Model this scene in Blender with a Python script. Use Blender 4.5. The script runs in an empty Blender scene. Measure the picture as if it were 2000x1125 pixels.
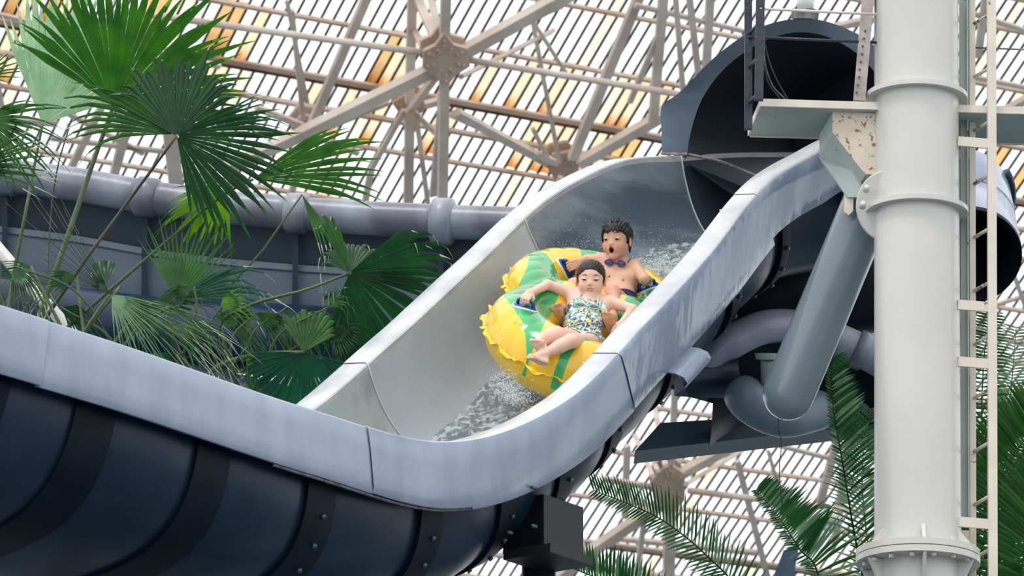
import bpy, math, random
import numpy as np
from mathutils import Vector, Matrix
from mathutils.bvhtree import BVHTree

# ------------------------------------------------------------------ camera, world, light, exposure
SC = bpy.context.scene
COL = SC.collection
PITCH = math.radians(17.0)
LENS = 150.0
FPX = 2000 * LENS / 36.0
CAMZ = 1.6
cam_d = bpy.data.cameras.new('camera')
cam_d.lens = LENS; cam_d.sensor_width = 36.0; cam_d.clip_end = 500
cam_d.dof.use_dof = True; cam_d.dof.focus_distance = 19.9; cam_d.dof.aperture_fstop = 8.5
cam = bpy.data.objects.new('camera', cam_d); COL.objects.link(cam)
cam.location = (0, 0, CAMZ); cam.rotation_euler = (math.radians(90) + PITCH, 0, 0)
SC.camera = cam
FW = np.array([0, math.cos(PITCH), math.sin(PITCH)])
UPV = np.array([0, -math.sin(PITCH), math.cos(PITCH)])
RT = np.array([1.0, 0, 0])
CAMP = np.array([0, 0, CAMZ])

def un(px, py, d):
    """world point of the photograph's pixel (2000x1125) at distance d along the viewing axis"""
    return CAMP + d * (FW + RT * (px - 1000) / FPX + UPV * (562.5 - py) / FPX)

def proj(p):
    p = np.asarray(p, float) - CAMP
    d = p @ FW
    return np.array([1000 + FPX * (p @ RT) / d, 562.5 - FPX * (p @ UPV) / d, d])

w = bpy.data.worlds.new('sky'); SC.world = w; w.use_nodes = True
nt = w.node_tree; bg = nt.nodes['Background']
tc = nt.nodes.new('ShaderNodeTexCoord'); sp = nt.nodes.new('ShaderNodeSeparateXYZ')
rp = nt.nodes.new('ShaderNodeValToRGB')
nt.links.new(tc.outputs['Generated'], sp.inputs[0]); nt.links.new(sp.outputs['Z'], rp.inputs[0])
rp.color_ramp.elements[0].position = 0.0; rp.color_ramp.elements[0].color = (.86, .90, .94, 1)
rp.color_ramp.elements[1].position = 0.9; rp.color_ramp.elements[1].color = (1.0, 1.0, 1.0, 1)
nt.links.new(rp.outputs[0], bg.inputs[0]); bg.inputs[1].default_value = 1.5
sun_d = bpy.data.lights.new('sun', 'SUN'); sun_d.energy = 1.3; sun_d.angle = math.radians(14); sun_d.color = (1, .98, .94)
sun = bpy.data.objects.new('sun', sun_d); COL.objects.link(sun)
sun.rotation_euler = Vector((-0.25, -0.50, -1.0)).to_track_quat('-Z', 'Y').to_euler() if False else Vector((.30, .42, -1.0)).to_track_quat('-Z', 'Y').to_euler()
SC.view_settings.view_transform = 'Standard'; SC.view_settings.look = 'None'
SC.view_settings.gamma = 1.0; SC.view_settings.use_curve_mapping = False
SC.view_settings.exposure = 0.0
SC.cycles.transparent_max_bounces = 24

# ------------------------------------------------------------------ materials
def lin(c):
    return tuple(((x / 255) / 12.92 if x / 255 <= .04045 else ((x / 255 + .055) / 1.055) ** 2.4) for x in c) + (1,)

def mat(name, rgb, rough=.5, rgb2=None, scale=6.0, metal=0.0, bump=0.0, bscale=40.0, spec=.5, coat=0.0, detail=4, stretch=None,
        lo=.35, hi=.65, sss=0.0, trans=0.0, coords='Object'):
    m = bpy.data.materials.new(name); m.use_nodes = True
    nt = m.node_tree; b = nt.nodes['Principled BSDF']
    b.inputs['Base Color'].default_value = lin(rgb); b.inputs['Roughness'].default_value = rough
    b.inputs['Metallic'].default_value = metal; b.inputs['Specular IOR Level'].default_value = spec
    b.inputs['Coat Weight'].default_value = coat; b.inputs['Coat Roughness'].default_value = .15
    if sss:
        b.inputs['Subsurface Weight'].default_value = sss; b.inputs['Subsurface Radius'].default_value = (.012, .004, .002)
        b.inputs['Subsurface Scale'].default_value = 1.0
    co = None
    if rgb2 or bump:
        t = nt.nodes.new('ShaderNodeTexCoord'); mp = nt.nodes.new('ShaderNodeMapping')
        nt.links.new(t.outputs[coords], mp.inputs[0]); co = mp.outputs[0]
        if stretch: mp.inputs['Scale'].default_value = stretch
    if rgb2:
        n = nt.nodes.new('ShaderNodeTexNoise'); n.inputs['Scale'].default_value = scale; n.inputs['Detail'].default_value = detail
        nt.links.new(co, n.inputs['Vector'])
        r = nt.nodes.new('ShaderNodeValToRGB'); r.color_ramp.elements[0].position = lo; r.color_ramp.elements[1].position = hi
        r.color_ramp.elements[0].color = lin(rgb); r.color_ramp.elements[1].color = lin(rgb2)
        nt.links.new(n.outputs[0], r.inputs[0]); nt.links.new(r.outputs[0], b.inputs['Base Color'])
    if bump:
        n = nt.nodes.new('ShaderNodeTexNoise'); n.inputs['Scale'].default_value = bscale; n.inputs['Detail'].default_value = 3
        nt.links.new(co, n.inputs['Vector'])
        bp = nt.nodes.new('ShaderNodeBump'); bp.inputs['Strength'].default_value = bump; bp.inputs['Distance'].default_value = .02
        nt.links.new(n.outputs[0], bp.inputs['Height']); nt.links.new(bp.outputs[0], b.inputs['Normal'])
    return m

def rough_noise(m, a, b_, scale=5):
    nt = m.node_tree; b = nt.nodes['Principled BSDF']
    t = nt.nodes.new('ShaderNodeTexCoord'); n = nt.nodes.new('ShaderNodeTexNoise'); n.inputs['Scale'].default_value = scale
    nt.links.new(t.outputs['Object'], n.inputs['Vector'])
    r = nt.nodes.new('ShaderNodeMapRange'); r.inputs[3].default_value = a; r.inputs[4].default_value = b_
    r.inputs[1].default_value = .15; r.inputs[2].default_value = .85; r.interpolation_type = 'SMOOTHSTEP'
    nt.links.new(n.outputs[0], r.inputs[0]); nt.links.new(r.outputs[0], b.inputs['Roughness'])
    return m

def rust(m, amount=.62, col=(150, 88, 40), scale=7):
    """speckled rust over an existing paint colour"""
    nt = m.node_tree; b = nt.nodes['Principled BSDF']
    t = nt.nodes.new('ShaderNodeTexCoord'); n = nt.nodes.new('ShaderNodeTexNoise'); n.inputs['Scale'].default_value = scale
    n.inputs['Detail'].default_value = 8; n.inputs['Roughness'].default_value = .72
    nt.links.new(t.outputs['Object'], n.inputs['Vector'])
    r = nt.nodes.new('ShaderNodeValToRGB'); r.color_ramp.elements[0].position = amount; r.color_ramp.elements[1].position = amount + .03
    nt.links.new(n.outputs[0], r.inputs[0])
    mx = nt.nodes.new('ShaderNodeMix'); mx.data_type = 'RGBA'
    src = b.inputs['Base Color'].links[0].from_socket if b.inputs['Base Color'].links else None
    nt.links.new(r.outputs[0], mx.inputs[0])
    if src: nt.links.new(src, mx.inputs[6])
    else: mx.inputs[6].default_value = b.inputs['Base Color'].default_value
    mx.inputs[7].default_value = lin(col)
    nt.links.new(mx.outputs[2], b.inputs['Base Color'])
    return m

def clear_sheet(name, col, amount=.8, emul=None):
    m = bpy.data.materials.new(name); m.use_nodes = True; nt = m.node_tree
    for n in list(nt.nodes):
        if n.type != 'OUTPUT_MATERIAL': nt.nodes.remove(n)
    out = [n for n in nt.nodes if n.type == 'OUTPUT_MATERIAL'][0]
    tr = nt.nodes.new('ShaderNodeBsdfTransparent'); tl = nt.nodes.new('ShaderNodeBsdfTranslucent'); mx = nt.nodes.new('ShaderNodeMixShader')
    if callable(col):
        c = col(nt); nt.links.new(c, tr.inputs[0]); nt.links.new(c, tl.inputs[0])
    else:
        tr.inputs[0].default_value = col + (1,); tl.inputs[0].default_value = col + (1,)
    mx.inputs[0].default_value = 1 - amount
    nt.links.new(tr.outputs[0], mx.inputs[1]); nt.links.new(tl.outputs[0], mx.inputs[2]); nt.links.new(mx.outputs[0], out.inputs[0])
    return m

# ------------------------------------------------------------------ mesh helpers
class MB:
    """collects shapes; build() links them as one mesh object"""
    def __init__(s): s.v = []; s.f = []; s.mi = []; s.n = 0
    def add(s, V, F, mi=0):
        V = np.asarray(V, float).reshape(-1, 3)
        s.v.append(V); s.f += [tuple(int(i) + s.n for i in f) for f in F]; s.mi += [mi] * len(F); s.n += len(V)
    def grid(s, P, closed_u=False, closed_v=False, mi=0, flip=False):
        P = np.asarray(P, float); a, b = P.shape[:2]
        F = []
        for i in range(a if closed_u else a - 1):
            for j in range(b if closed_v else b - 1):
                q = (i * b + j, ((i + 1) % a) * b + j, ((i + 1) % a) * b + (j + 1) % b, i * b + (j + 1) % b)
                F.append(q[::-1] if flip else q)
        s.add(P.reshape(-1, 3), F, mi)
    def tube(s, pts, rad, seg=12, mi=0, caps=True):
        pts = np.asarray(pts, float); n = len(pts)
        rad = np.full(n, rad, float) if np.isscalar(rad) else np.asarray(rad, float)
        t = np.gradient(pts, axis=0); t /= np.linalg.norm(t, axis=1)[:, None] + 1e-12
        ref = np.array([0, 0, 1.0]) if abs(t[0][2]) < .9 else np.array([1.0, 0, 0])
        u = np.cross(t[0], ref); u /= np.linalg.norm(u); rings = []
        for i in range(n):
            u = u - t[i] * (u @ t[i]); u /= np.linalg.norm(u); v = np.cross(t[i], u)
            a = np.arange(seg) * 2 * math.pi / seg
            rings.append(pts[i] + rad[i] * (np.cos(a)[:, None] * u + np.sin(a)[:, None] * v))
        base = s.n
        s.grid(np.array(rings), closed_v=True, mi=mi)
        if caps:
            s.f.append(tuple(base + j for j in range(seg))); s.mi.append(mi)
            s.f.append(tuple(base + (n - 1) * seg + j for j in reversed(range(seg)))); s.mi.append(mi)
    def lathe(s, c, ax, prof, seg=64, mi=0):
        """prof: (height along ax, radius) pairs round the axis through c"""
        ax = np.asarray(ax, float); u = np.cross(ax, [0, 1.0, .1]); u /= np.linalg.norm(u); v = np.cross(ax, u); a = np.arange(seg) * 2 * math.pi / seg
        s.grid([[np.asarray(c) + ax * h + r * (math.cos(t) * u + math.sin(t) * v) for t in a] for h, r in prof], closed_v=True, mi=mi)
    def bar(s, p, q, wd, ht, up=(0, 0, 1), mi=0):
        p = np.asarray(p, float); q = np.asarray(q, float); t = q - p; t /= np.linalg.norm(t)
        u = np.cross(t, up); u /= np.linalg.norm(u) + 1e-12; v = np.cross(u, t)
        V = [a + u * sx * wd / 2 + v * sy * ht / 2 for a in (p, q) for sx, sy in ((-1, -1), (1, -1), (1, 1), (-1, 1))]
        s.add(V, [(0, 1, 2, 3), (7, 6, 5, 4), (0, 4, 5, 1), (1, 5, 6, 2), (2, 6, 7, 3), (3, 7, 4, 0)], mi)
    def prism(s, poly, off, mi=0):
        P = np.asarray(poly, float); n = len(P); Q = P + np.asarray(off, float)
        s.add(np.vstack([P, Q]), [tuple(range(n))[::-1], tuple(range(n, 2 * n))] + [(i, (i + 1) % n, n + (i + 1) % n, n + i) for i in range(n)], mi)
    def ball(s, c, r, seg=10, rings=6, mi=0, sc=(1, 1, 1), R=None):
        th = np.linspace(0, math.pi, rings + 1); ph = np.arange(seg) * 2 * math.pi / seg
        P = np.array([[[math.sin(a) * math.cos(b), math.sin(a) * math.sin(b), math.cos(a)] for b in ph] for a in th]) * r * np.array(sc)
        if R is not None: P = P @ np.asarray(R).T
        s.grid(P + np.asarray(c, float), closed_v=True, mi=mi)
    def build(s, name, m, parent=None, smooth=True, angle=None, loc=None):
        me = bpy.data.meshes.new(name)
        V = np.vstack(s.v) if s.v else np.zeros((0, 3))
        L = np.zeros(3) if loc is None else np.asarray(loc, float)
        me.from_pydata((V - L).tolist(), [], s.f)
        ms = m if isinstance(m, (list, tuple)) else [m]
        for x in ms: me.materials.append(x)
        if len(ms) > 1: me.polygons.foreach_set('material_index', s.mi)
        if smooth:
            me.polygons.foreach_set('use_smooth', [True] * len(me.polygons))
            if angle: 
                me.update()
                try: me.set_sharp_from_angle(angle=math.radians(angle))
                except Exception: pass
        me.validate(); me.update()
        return link(me, name, parent, L)

def link(me, name, parent=None, L=(0, 0, 0)):
    o = bpy.data.objects.new(name, me); COL.objects.link(o); o.location = Vector(L)
    if parent: attach(o, parent)
    return o

def attach(o, parent):
    o.parent = parent
    M = Matrix.Identity(4); p = parent
    chain = []
    while p: chain.append(p); p = p.parent
    W = Matrix.Identity(4)
    for c in reversed(chain):
        W = W @ (c.matrix_parent_inverse if c.parent else Matrix.Identity(4)) @ c.matrix_basis
    o.matrix_parent_inverse = W.inverted()

def thing(name, label, cat, loc=(0, 0, 0), group=None, kind=None):
    o = bpy.data.objects.new(name, None); COL.objects.link(o); o.location = Vector(loc)
    o.empty_display_size = .1
    tag(o, label, cat, group, kind); return o

def tag(o, label=None, cat=None, group=None, kind=None):
    if label: o['label'] = label
    if cat: o['category'] = cat
    if group: o['group'] = group
    if kind: o['kind'] = kind
    return o

def rotm(axis, a):
    return np.array(Matrix.Rotation(a, 3, Vector(axis)))

def unit(v): v = np.asarray(v, float); return v / (np.linalg.norm(v) + 1e-12)

def spline(P, n):
    """Catmull-Rom through P, n samples"""
    P = np.asarray(P, float); k = len(P); x = np.linspace(0, k - 1, n); i = np.clip(x.astype(int), 0, k - 2); u = (x - i)[:, None]
    E = np.vstack([2 * P[0] - P[1], P, 2 * P[-1] - P[-2]])
    a, b, c, d = E[i], E[i + 1], E[i + 2], E[i + 3]
    return .5 * (2 * b + (-a + c) * u + (2 * a - 5 * b + 4 * c - d) * u * u + (-a + 3 * b - 3 * c + d) * u ** 3)
# ------------------------------------------------------------------ floor and roof
M_FLOOR = mat('pale_deck', (78, 88, 94), .6, (56, 80, 94), 1.5)
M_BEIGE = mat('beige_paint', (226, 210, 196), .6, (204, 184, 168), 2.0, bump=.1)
M_BEIGE2 = mat('beige_paint_deep', (212, 192, 176), .6, (186, 158, 136), 1.2)  # deeper beige for purlins, gusset plates and bolts
M_RIB = mat('roof_batten_dark', (48, 44, 42), .7, (38, 30, 26), 1.5)
M_RUST = mat('rusty_purlin', (120, 88, 60), .8, (60, 44, 34), 3.0)

fl = MB(); fl.grid([[(-60, -30, 0), (60, -30, 0)], [(-60, 110, 0), (60, 110, 0)]])
tag(fl.build('floor', M_FLOOR), kind='structure')

RD = 60.0
psi = math.radians(28); beta = math.radians(29)
RQ = np.array([math.cos(psi), math.sin(psi), 0])
RR = np.array([math.sin(psi) * math.cos(beta), -math.cos(psi) * math.cos(beta), math.sin(beta)])
RN = unit(np.cross(RQ, RR)); RN = RN if RN @ FW < 0 else -RN       # points down to the hall
RO = un(1000, 562, RD)

def on_roof(px, py, off=0.0):
    ray = un(px, py, 1.0) - CAMP; o = RO + RN * off
    return CAMP + ray * (((o - CAMP) @ RN) / (ray @ RN))

def roof_uv(p): return (p - RO) @ RQ, (p - RO) @ RR
ceiling = thing('ceiling', None, None, RO, kind='structure')
random.seed(4)
PW = .172; PL = 1.0
cor = np.array([roof_uv(on_roof(x, y)) for x, y in ((-1100, -700), (3100, -700), (3100, 1700), (-1100, 1700))])
u0, u1 = cor[:, 0].min(), cor[:, 0].max(); v0, v1 = cor[:, 1].min(), cor[:, 1].max()
band_v = roof_uv(on_roof(620, 150))[1]                         # the rotten overlap seen at top
def panel_mesh(name, m, L=PL, wd=PW * .96, arch=.028):
    mb = MB(); n = 6; P = []
    for j, yy in enumerate((0, L * .5, L)):
        row = []
        for k in range(n + 1):
            a = math.pi * k / n; row.append((-wd / 2 * math.cos(a), yy, arch * math.sin(a)))
        P.append(row)
    mb.grid(P)
    me = bpy.data.meshes.new(name); me.from_pydata(np.vstack(mb.v).tolist(), [], mb.f); me.materials.append(m)
    me.polygons.foreach_set('use_smooth', [True] * len(me.polygons)); return me
def stained(c0, c1, p0, p1):
    def f(nt):
        t = nt.nodes.new('ShaderNodeTexCoord'); s = nt.nodes.new('ShaderNodeSeparateXYZ'); nt.links.new(t.outputs['Generated'], s.inputs[0])
        n = nt.nodes.new('ShaderNodeTexNoise'); n.inputs['Scale'].default_value = 4; nt.links.new(t.outputs['Generated'], n.inputs['Vector'])
        ma = nt.nodes.new('ShaderNodeMath'); ma.operation = 'MULTIPLY_ADD'; ma.inputs[1].default_value = .5; nt.links.new(n.outputs[0], ma.inputs[0]); nt.links.new(s.outputs['Y'], ma.inputs[2])
        r = nt.nodes.new('ShaderNodeValToRGB'); nt.links.new(ma.outputs[0], r.inputs[0])
        r.color_ramp.elements[0].position = p0; r.color_ramp.elements[1].position = p1
        r.color_ramp.elements[0].color = c0 + (1,); r.color_ramp.elements[1].color = c1 + (1,)
        return r.outputs[0]
    return f
M_SHEET = clear_sheet('translucent_sheet', (.97, .98, 1.0), .93)
M_CREAM = clear_sheet('cream_sheet', (.90, .78, .60), .9)
M_AMBER = clear_sheet('amber_sheet', stained((.60, .22, .03), (.85, .68, .45), .28, .55), .85)
M_BROWN = clear_sheet('brown_sheet', stained((.30, .10, .02), (.7, .45, .2), .3, .7), .8)
meshes = [panel_mesh('roof_panel', m) for m in (M_SHEET, M_CREAM, M_AMBER, M_BROWN)]
RM = Matrix((tuple(RQ), tuple(RR), tuple(-RN))).transposed()
nu0, nu1 = int(u0 / PW) - 1, int(u1 / PW) + 2
col_kind = {}
for i in range(nu0, nu1):
    col_kind[i] = 1 if random.random() < .035 else 0
cand = []
jv0, jv1 = int((v0 - band_v) / PL) - 1, int((v1 - band_v) / PL) + 1
for j in range(jv0, jv1 + 1):
    for i in range(nu0, nu1):
        p = RO + RQ * (i * PW) + RR * (band_v + j * PL)
        q = proj(p + RR * PL * .5)
        if not (-1100 < q[0] < 3100 and -700 < q[1] < 1700): continue
        k = col_kind[i]
        grp = math.sin(i * .9) + math.sin(i * .37 + 1)
        if j in (0, -1) : k = 2 if random.random() < .18 + .45 * (grp > .6) else (1 if random.random() < .12 else k)
        elif j in (4, 3): k = 1 if random.random() < .08 else k
        elif random.random() < .03: k = 1
        if j in (0,) and k == 2 and random.random() < .3: k = 3
        cand.append((q[2] + (0 if (-10 < q[0] < 2010 and -20 < q[1] < 1145) else 100), i, j, k, p))
cand.sort(key=lambda c: c[0])
stuff = {}
for r_, (dd, i, j, k, p) in enumerate(cand):
    if r_ < 300:
        o = bpy.data.objects.new('roof_panel', meshes[k]); COL.objects.link(o)
        o.matrix_basis = Matrix.Translation(Vector(p)) @ RM.to_4x4()
        attach(o, ceiling)
    else: stuff.setdefault(k, []).append(p)
for k, pts in stuff.items():
    mb = MB(); me = meshes[k]; V = np.array([tuple(v.co) for v in me.vertices]); F = [tuple(f.vertices) for f in me.polygons]
    R3 = np.array(RM)
    B = V @ R3.T
    for p in pts: mb.add(B + p, F)
    if k in (2, 3):
        mt = (M_AMBER, M_BROWN)[k - 2]
        # generated coordinates would span the joined mesh; use the plain cream sheet beyond the nearest panels
        mt = clear_sheet('amber_plain', (.80, .50, .20) if k == 2 else (.45, .2, .06), .85)
    else: mt = (M_SHEET, M_CREAM)[k]
    tag(mb.build('roof_panels', mt, ceiling), kind='stuff')
# dark battens between the sheets
mb = MB()
for i in range(nu0, nu1):
    x = (i + .5) * PW
    mb.bar(RO + RQ * x + RR * (v0 + 2), RO + RQ * x + RR * (v1 - 2), .025, .03, RN)
tag(mb.build('battens', M_RIB, ceiling, smooth=False), kind='stuff')
# purlins
for j in range(jv0, jv1 + 2):
    v = band_v + j * PL
    mb = MB(); a = RO + RQ * (u0 - 1) + RR * v + RN * .07; b = RO + RQ * (u1 + 1) + RR * v + RN * .07
    if j % 4 == 0:
        mb.bar(a, b, .06, .06, RN); mb.build('purlin', M_RUST, ceiling, smooth=False)
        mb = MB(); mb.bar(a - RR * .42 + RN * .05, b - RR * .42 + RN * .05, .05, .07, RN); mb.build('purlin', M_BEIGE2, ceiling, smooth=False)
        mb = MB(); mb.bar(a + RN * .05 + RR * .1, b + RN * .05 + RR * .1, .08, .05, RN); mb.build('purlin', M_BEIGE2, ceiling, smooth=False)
    else:
        mb.bar(a, b, .045, .06, RN); mb.build('purlin', M_BEIGE2, ceiling, smooth=False)

# trusses: members drawn on two layers parallel to the roof (back chord 0.35 m, front chord 2.6 m below the sheets)
FO, BO = 2.6, .35
def member(t, a, b, wpx, o1=FO, o2=None, name='truss_bar', m=None, round_=False):
    o2 = o1 if o2 is None else o2
    p, q = on_roof(*a, o1), on_roof(*b, o2)
    k = RD / FPX
    mb = MB()
    if round_: mb.tube([p, q], wpx * k / 2, 10)
    else: mb.bar(p, q, wpx * k, wpx * k * .7, RN)
    mb.build(name, m or M_BEIGE, t, smooth=round_)
def gusset(t, c, poly, o=FO, bolts=True):
    P = [on_roof(c[0] + x, c[1] + y, o + .12) for x, y in poly]
    mb = MB(); mb.prism(P, RN * -.05); mb.prism([p + RN * -.19 for p in P], RN * -.05)
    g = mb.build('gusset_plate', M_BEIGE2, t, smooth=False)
    if bolts:
        mb = MB()
        for x, y in poly:
            for f in (.55, .75):
                p = on_roof(c[0] + x * f, c[1] + y * f, o + .12); mb.tube([p, p + RN * .03], .018, 6)
        tag(mb.build('bolts', M_BEIGE2, g, smooth=False), kind='stuff')
OCT = [(-40, -18), (-18, -28), (0, -52), (18, -30), (46, -22), (50, 12), (22, 30), (4, 52), (-14, 34), (-42, 14)]
t1 = thing('roof_truss', 'beige lattice roof truss with star-shaped bolted gusset above the left flume, top centre', 'truss', on_roof(868, 118, FO))
gusset(t1, (868, 118), OCT)
for a, b, wd, *r in [((868, 90), (872, -60), 17), ((868, 150), (864, 420), 17), ((900, 105), (1180, -50), 24), ((838, 140), (590, 262), 24), ((590, 262), (440, 330), 22),
                     ((835, 104), (430, 48), 12), ((430, 48), (250, 22), 12), ((905, 115), (1350, 188), 12), ((1350, 188), (1720, 250), 12)]:
    member(t1, a, b, wd, round_=wd == 12)
for a, b, wd, o1, o2 in [((868, 118), (800, -40), 15, FO, BO), ((868, 118), (832, -50), 12, FO, BO), ((880, 100), (1100, 10), 12, FO, BO), ((900, 150), (1080, 60), 10, FO, BO),
                         ((850, 150), (790, 230), 14, FO, BO), ((868, 150), (846, 380), 14, FO, BO), ((890, 220), (1075, 320), 16, FO, BO), ((845, 130), (800, 40), 10, FO, BO)]:
    member(t1, a, b, wd, o1, o2)
t2 = thing('roof_truss', 'beige lattice roof truss behind the long drooping palm leaf tip, left of the rust-spotted post', 'truss', on_roof(600, 262, BO))
gusset(t2, (600, 250), [(-30, 0), (-10, -25), (20, -20), (32, 5), (15, 30), (-20, 28)], BO)
for a, b, wd in [((610, 240), (740, -60), 16), ((570, 20), (592, 232), 9), ((605, 275), (560, 400), 12), ((590, 245), (500, 210), 12), ((560, 0), (600, 200), 8), ((640, 250), (760, 200), 9), ((600, 262), (700, 300), 9)]:
    member(t2, a, b, wd, BO + .3)
t3 = thing('roof_truss', 'beige lattice roof truss crossing behind the left rim of the grey slide top', 'truss', on_roof(1110, 330, BO))
gusset(t3, (1100, 325), [(-30, 5), (-20, -22), (15, -28), (34, -8), (24, 26), (-14, 30)], BO)
for a, b, wd in [((1118, 310), (1270, -60), 18), ((1130, 320), (1330, 205), 22), ((1090, 320), (985, 270), 12), ((985, 270), (880, 222), 12), ((1092, 315), (1040, 40), 8), ((1040, 40), (1110, 150), 7), ((1095, 345), (1060, 420), 9), ((1075, 320), (1040, 250), 8), ((1330, 205), (1420, 150), 22)]:
    member(t3, a, b, wd, BO + .4)
t4 = thing('roof_truss', 'beige upright lattice truss post of twin bars between the star gusset and the grey flume', 'truss', on_roof(800, 220, BO))
gusset(t4, (800, 208), [(-34, -6), (-8, -22), (24, -18), (36, 0), (14, 22), (-16, 20)], BO)
for a, b, wd in [((806, -50), (800, 200), 16), ((800, 215), (797, 430), 17), ((812, 220), (840, 430), 9), ((790, 215), (725, 330), 10), ((725, 330), (710, 410), 12), ((830, 205), (868, 195), 14), ((850, 260), (800, 210), 9)]:
    member(t4, a, b, wd, BO + .5)
t5 = thing('roof_truss', 'beige upright lattice truss passing behind the black platform post at top right', 'truss', on_roof(1290, 100, BO))
for a, b, wd in [((1300, -60), (1275, 240), 17), ((1315, -60), (1335, 190), 10), ((1340, -60), (1368, 180), 12), ((1290, 60), (1230, 200), 10), ((1390, -60), (1378, 160), 15), ((1240, 10), (1450, 60), 9)]:
    member(t5, a, b, wd, BO + .6)
t6 = thing('roof_truss', 'beige lattice roof truss with large rounded gusset plate low behind the arching palm fronds', 'truss', on_roof(1308, 950, FO))
gusset(t6, (1308, 952), [(-34, -12), (-8, -40), (0, -62), (8, -40), (30, -26), (30, 24), (8, 52), (-12, 40), (-30, 20)])
for a, b, wd in [((1312, 910), (1318, 760), 12), ((1318, 760), (1320, 700), 14), ((1330, 925), (1470, 850), 22), ((1470, 850), (1540, 820), 20), ((1345, 958), (1680, 1000), 13), ((1680, 1000), (2050, 1040), 13), ((1275, 952), (1180, 935), 11), ((1308, 990), (1305, 1190), 22),
                 ((1290, 985), (1150, 1080), 24), ((1150, 1080), (1040, 1170), 24)]:
    member(t6, a, b, wd, round_=wd == 13)
for a, b, wd, o1, o2 in [((1275, 930), (1240, 850), 9, FO, BO), ((1285, 920), (1262, 870), 9, FO, BO), ((1300, 910), (1280, 800), 10, FO, BO), ((1225, 870), (1220, 1010), 13, BO, BO), ((1340, 945), (1500, 850), 11, FO, BO), ((1440, 900), (1500, 1130), 13, BO, BO),
                         ((1500, 880), (1530, 985), 8, BO, BO), ((1640, 840), (1580, 1060), 16, BO, BO), ((1130, 1060), (1100, 1140), 24, BO, BO), ((1260, 1000), (1240, 1150), 10, FO, BO), ((1440, 850), (1640, 900), 9, BO, BO), ((1190, 1050), (1480, 1080), 12, BO, BO), ((1660, 840), (1630, 1060), 16, BO, BO)]:
    member(t6, a, b, wd, o1 + .4, o2 + .4)
t7 = thing('roof_truss', 'beige lattice roof truss to the right of the thick white column, top right corner', 'truss', on_roof(1930, 60, BO))
for a, b, wd in [((1600, 60), (2050, -40), 14), ((1880, 20), (2050, 75), 10), ((1900, 250), (2050, 170), 16), ((1900, 150), (2050, 180), 9), ((1880, 640), (2060, 690), 9), ((1930, 600), (2060, 560), 8), ((1960, 480), (2060, 760), 9), ((1930, -40), (1910, 110), 14)]:
    member(t7, a, b, wd, BO + .5)
t8 = thing('roof_truss', 'beige lattice roof truss behind the uppermost left fan palm leaves', 'truss', on_roof(180, 200, BO))
for a, b, wd in [((60, -60), (80, 110), 10), ((-40, 20), (430, 130), 9), ((200, 205), (130, 345), 13), ((250, 240), (220, 350), 16), ((330, 240), (345, 370), 26), ((120, 215), (280, 300), 9), ((100, 270), (440, 310), 9), ((-40, 230), (110, 240), 13), ((240, 200), (330, 230), 12), ((-20, 60), (20, 300), 8)]:
    member(t8, a, b, wd, BO + .5)

# the same space frame goes on outside the frame
t9 = thing('roof_truss', 'beige lattice roof truss beyond the left end of the weathered flume', 'truss', on_roof(-500, 300, FO))
t10 = thing('roof_truss', 'beige lattice roof truss far beyond the ladder, outside the column side', 'truss', on_roof(2450, 500, FO))
for t, (cx_, cy_) in ((t9, (-480, 300)), (t10, (2430, 480))):
    gusset(t, (cx_, cy_), OCT)
    for a, b, wd in [((0, -30), (6, -400), 17), ((0, 30), (-6, 420), 17), ((30, -15), (420, -230), 24), ((-30, 20), (-430, 240), 24), ((-30, -12), (-420, -70), 12), ((30, 0), (420, 60), 12)]:
        member(t, (cx_ + a[0], cy_ + a[1]), (cx_ + b[0], cy_ + b[1]), wd)
    for a, b, wd in [((0, 0), (-90, -300), 14), ((10, 10), (120, 260), 14), ((-10, 20), (-80, 200), 12)]:
        member(t, (cx_ + a[0], cy_ + a[1]), (cx_ + b[0], cy_ + b[1]), wd, FO, BO)
# ------------------------------------------------------------------ main slide
CP = np.array([[1.2284, 20.1338, 6.8965], [0.9414, 19.9121, 6.7518], [0.6268, 19.6309, 6.4753], [0.3249, 19.3046, 6.0473], [-0.0208, 18.8703, 5.5642], [-0.3982, 18.3562, 5.0581], [-0.8462, 17.7558, 4.672], [-1.3766, 17.0686, 4.5223], [-2.0276, 16.3825, 4.5655], [-2.7899, 15.7398, 4.7197]])
CP[:, 2] += CAMZ
BK = [-0.1782, -0.2325, -0.2147, -0.1994, -0.1763, -0.1688, -0.0736, 0.0737, 0.0938, 0.0012]
# carry the run on at both ends, beyond what the frame shows
top = [CP[0] + np.array([.30, .20, .10]), CP[0] + np.array([.62, .36, .17])]
CPX = np.vstack([top[1], top[0], CP, CP[-1] * 2 - CP[-2] + [0, 0, -.05]])
BKX = np.array([BK[0], BK[0]] + BK + [0.0])
NS = 360
SLC = spline(CPX, NS); SLB = spline(BKX[:, None] * np.ones(3), NS)[:, 0]
SLT = np.gradient(SLC, axis=0); SLT /= np.linalg.norm(SLT, axis=1)[:, None]
l_ = np.cross([0, 0, 1.0], SLT); l_ /= np.linalg.norm(l_, axis=1)[:, None]; l_ *= np.sign(l_[:, :1])
n_ = np.cross(SLT, l_); n_ *= np.sign(n_[:, 2:3])
SLL = l_ * np.cos(SLB)[:, None] + n_ * np.sin(SLB)[:, None]; SLN = n_ * np.cos(SLB)[:, None] - l_ * np.sin(SLB)[:, None]
SW, SF, SH, SD = 1.15, .14, .275, .56
HA = SW / 2
def S(i, l=0.0, n=0.0): return SLC[i] + SLL[i] * l + SLN[i] * n
def near_station(px, py, l, n=0.0):
    q = np.array([proj(S(i, l, n))[:2] for i in range(NS)]); return int(np.argmin(((q - [px, py]) ** 2).sum(1)))
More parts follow.
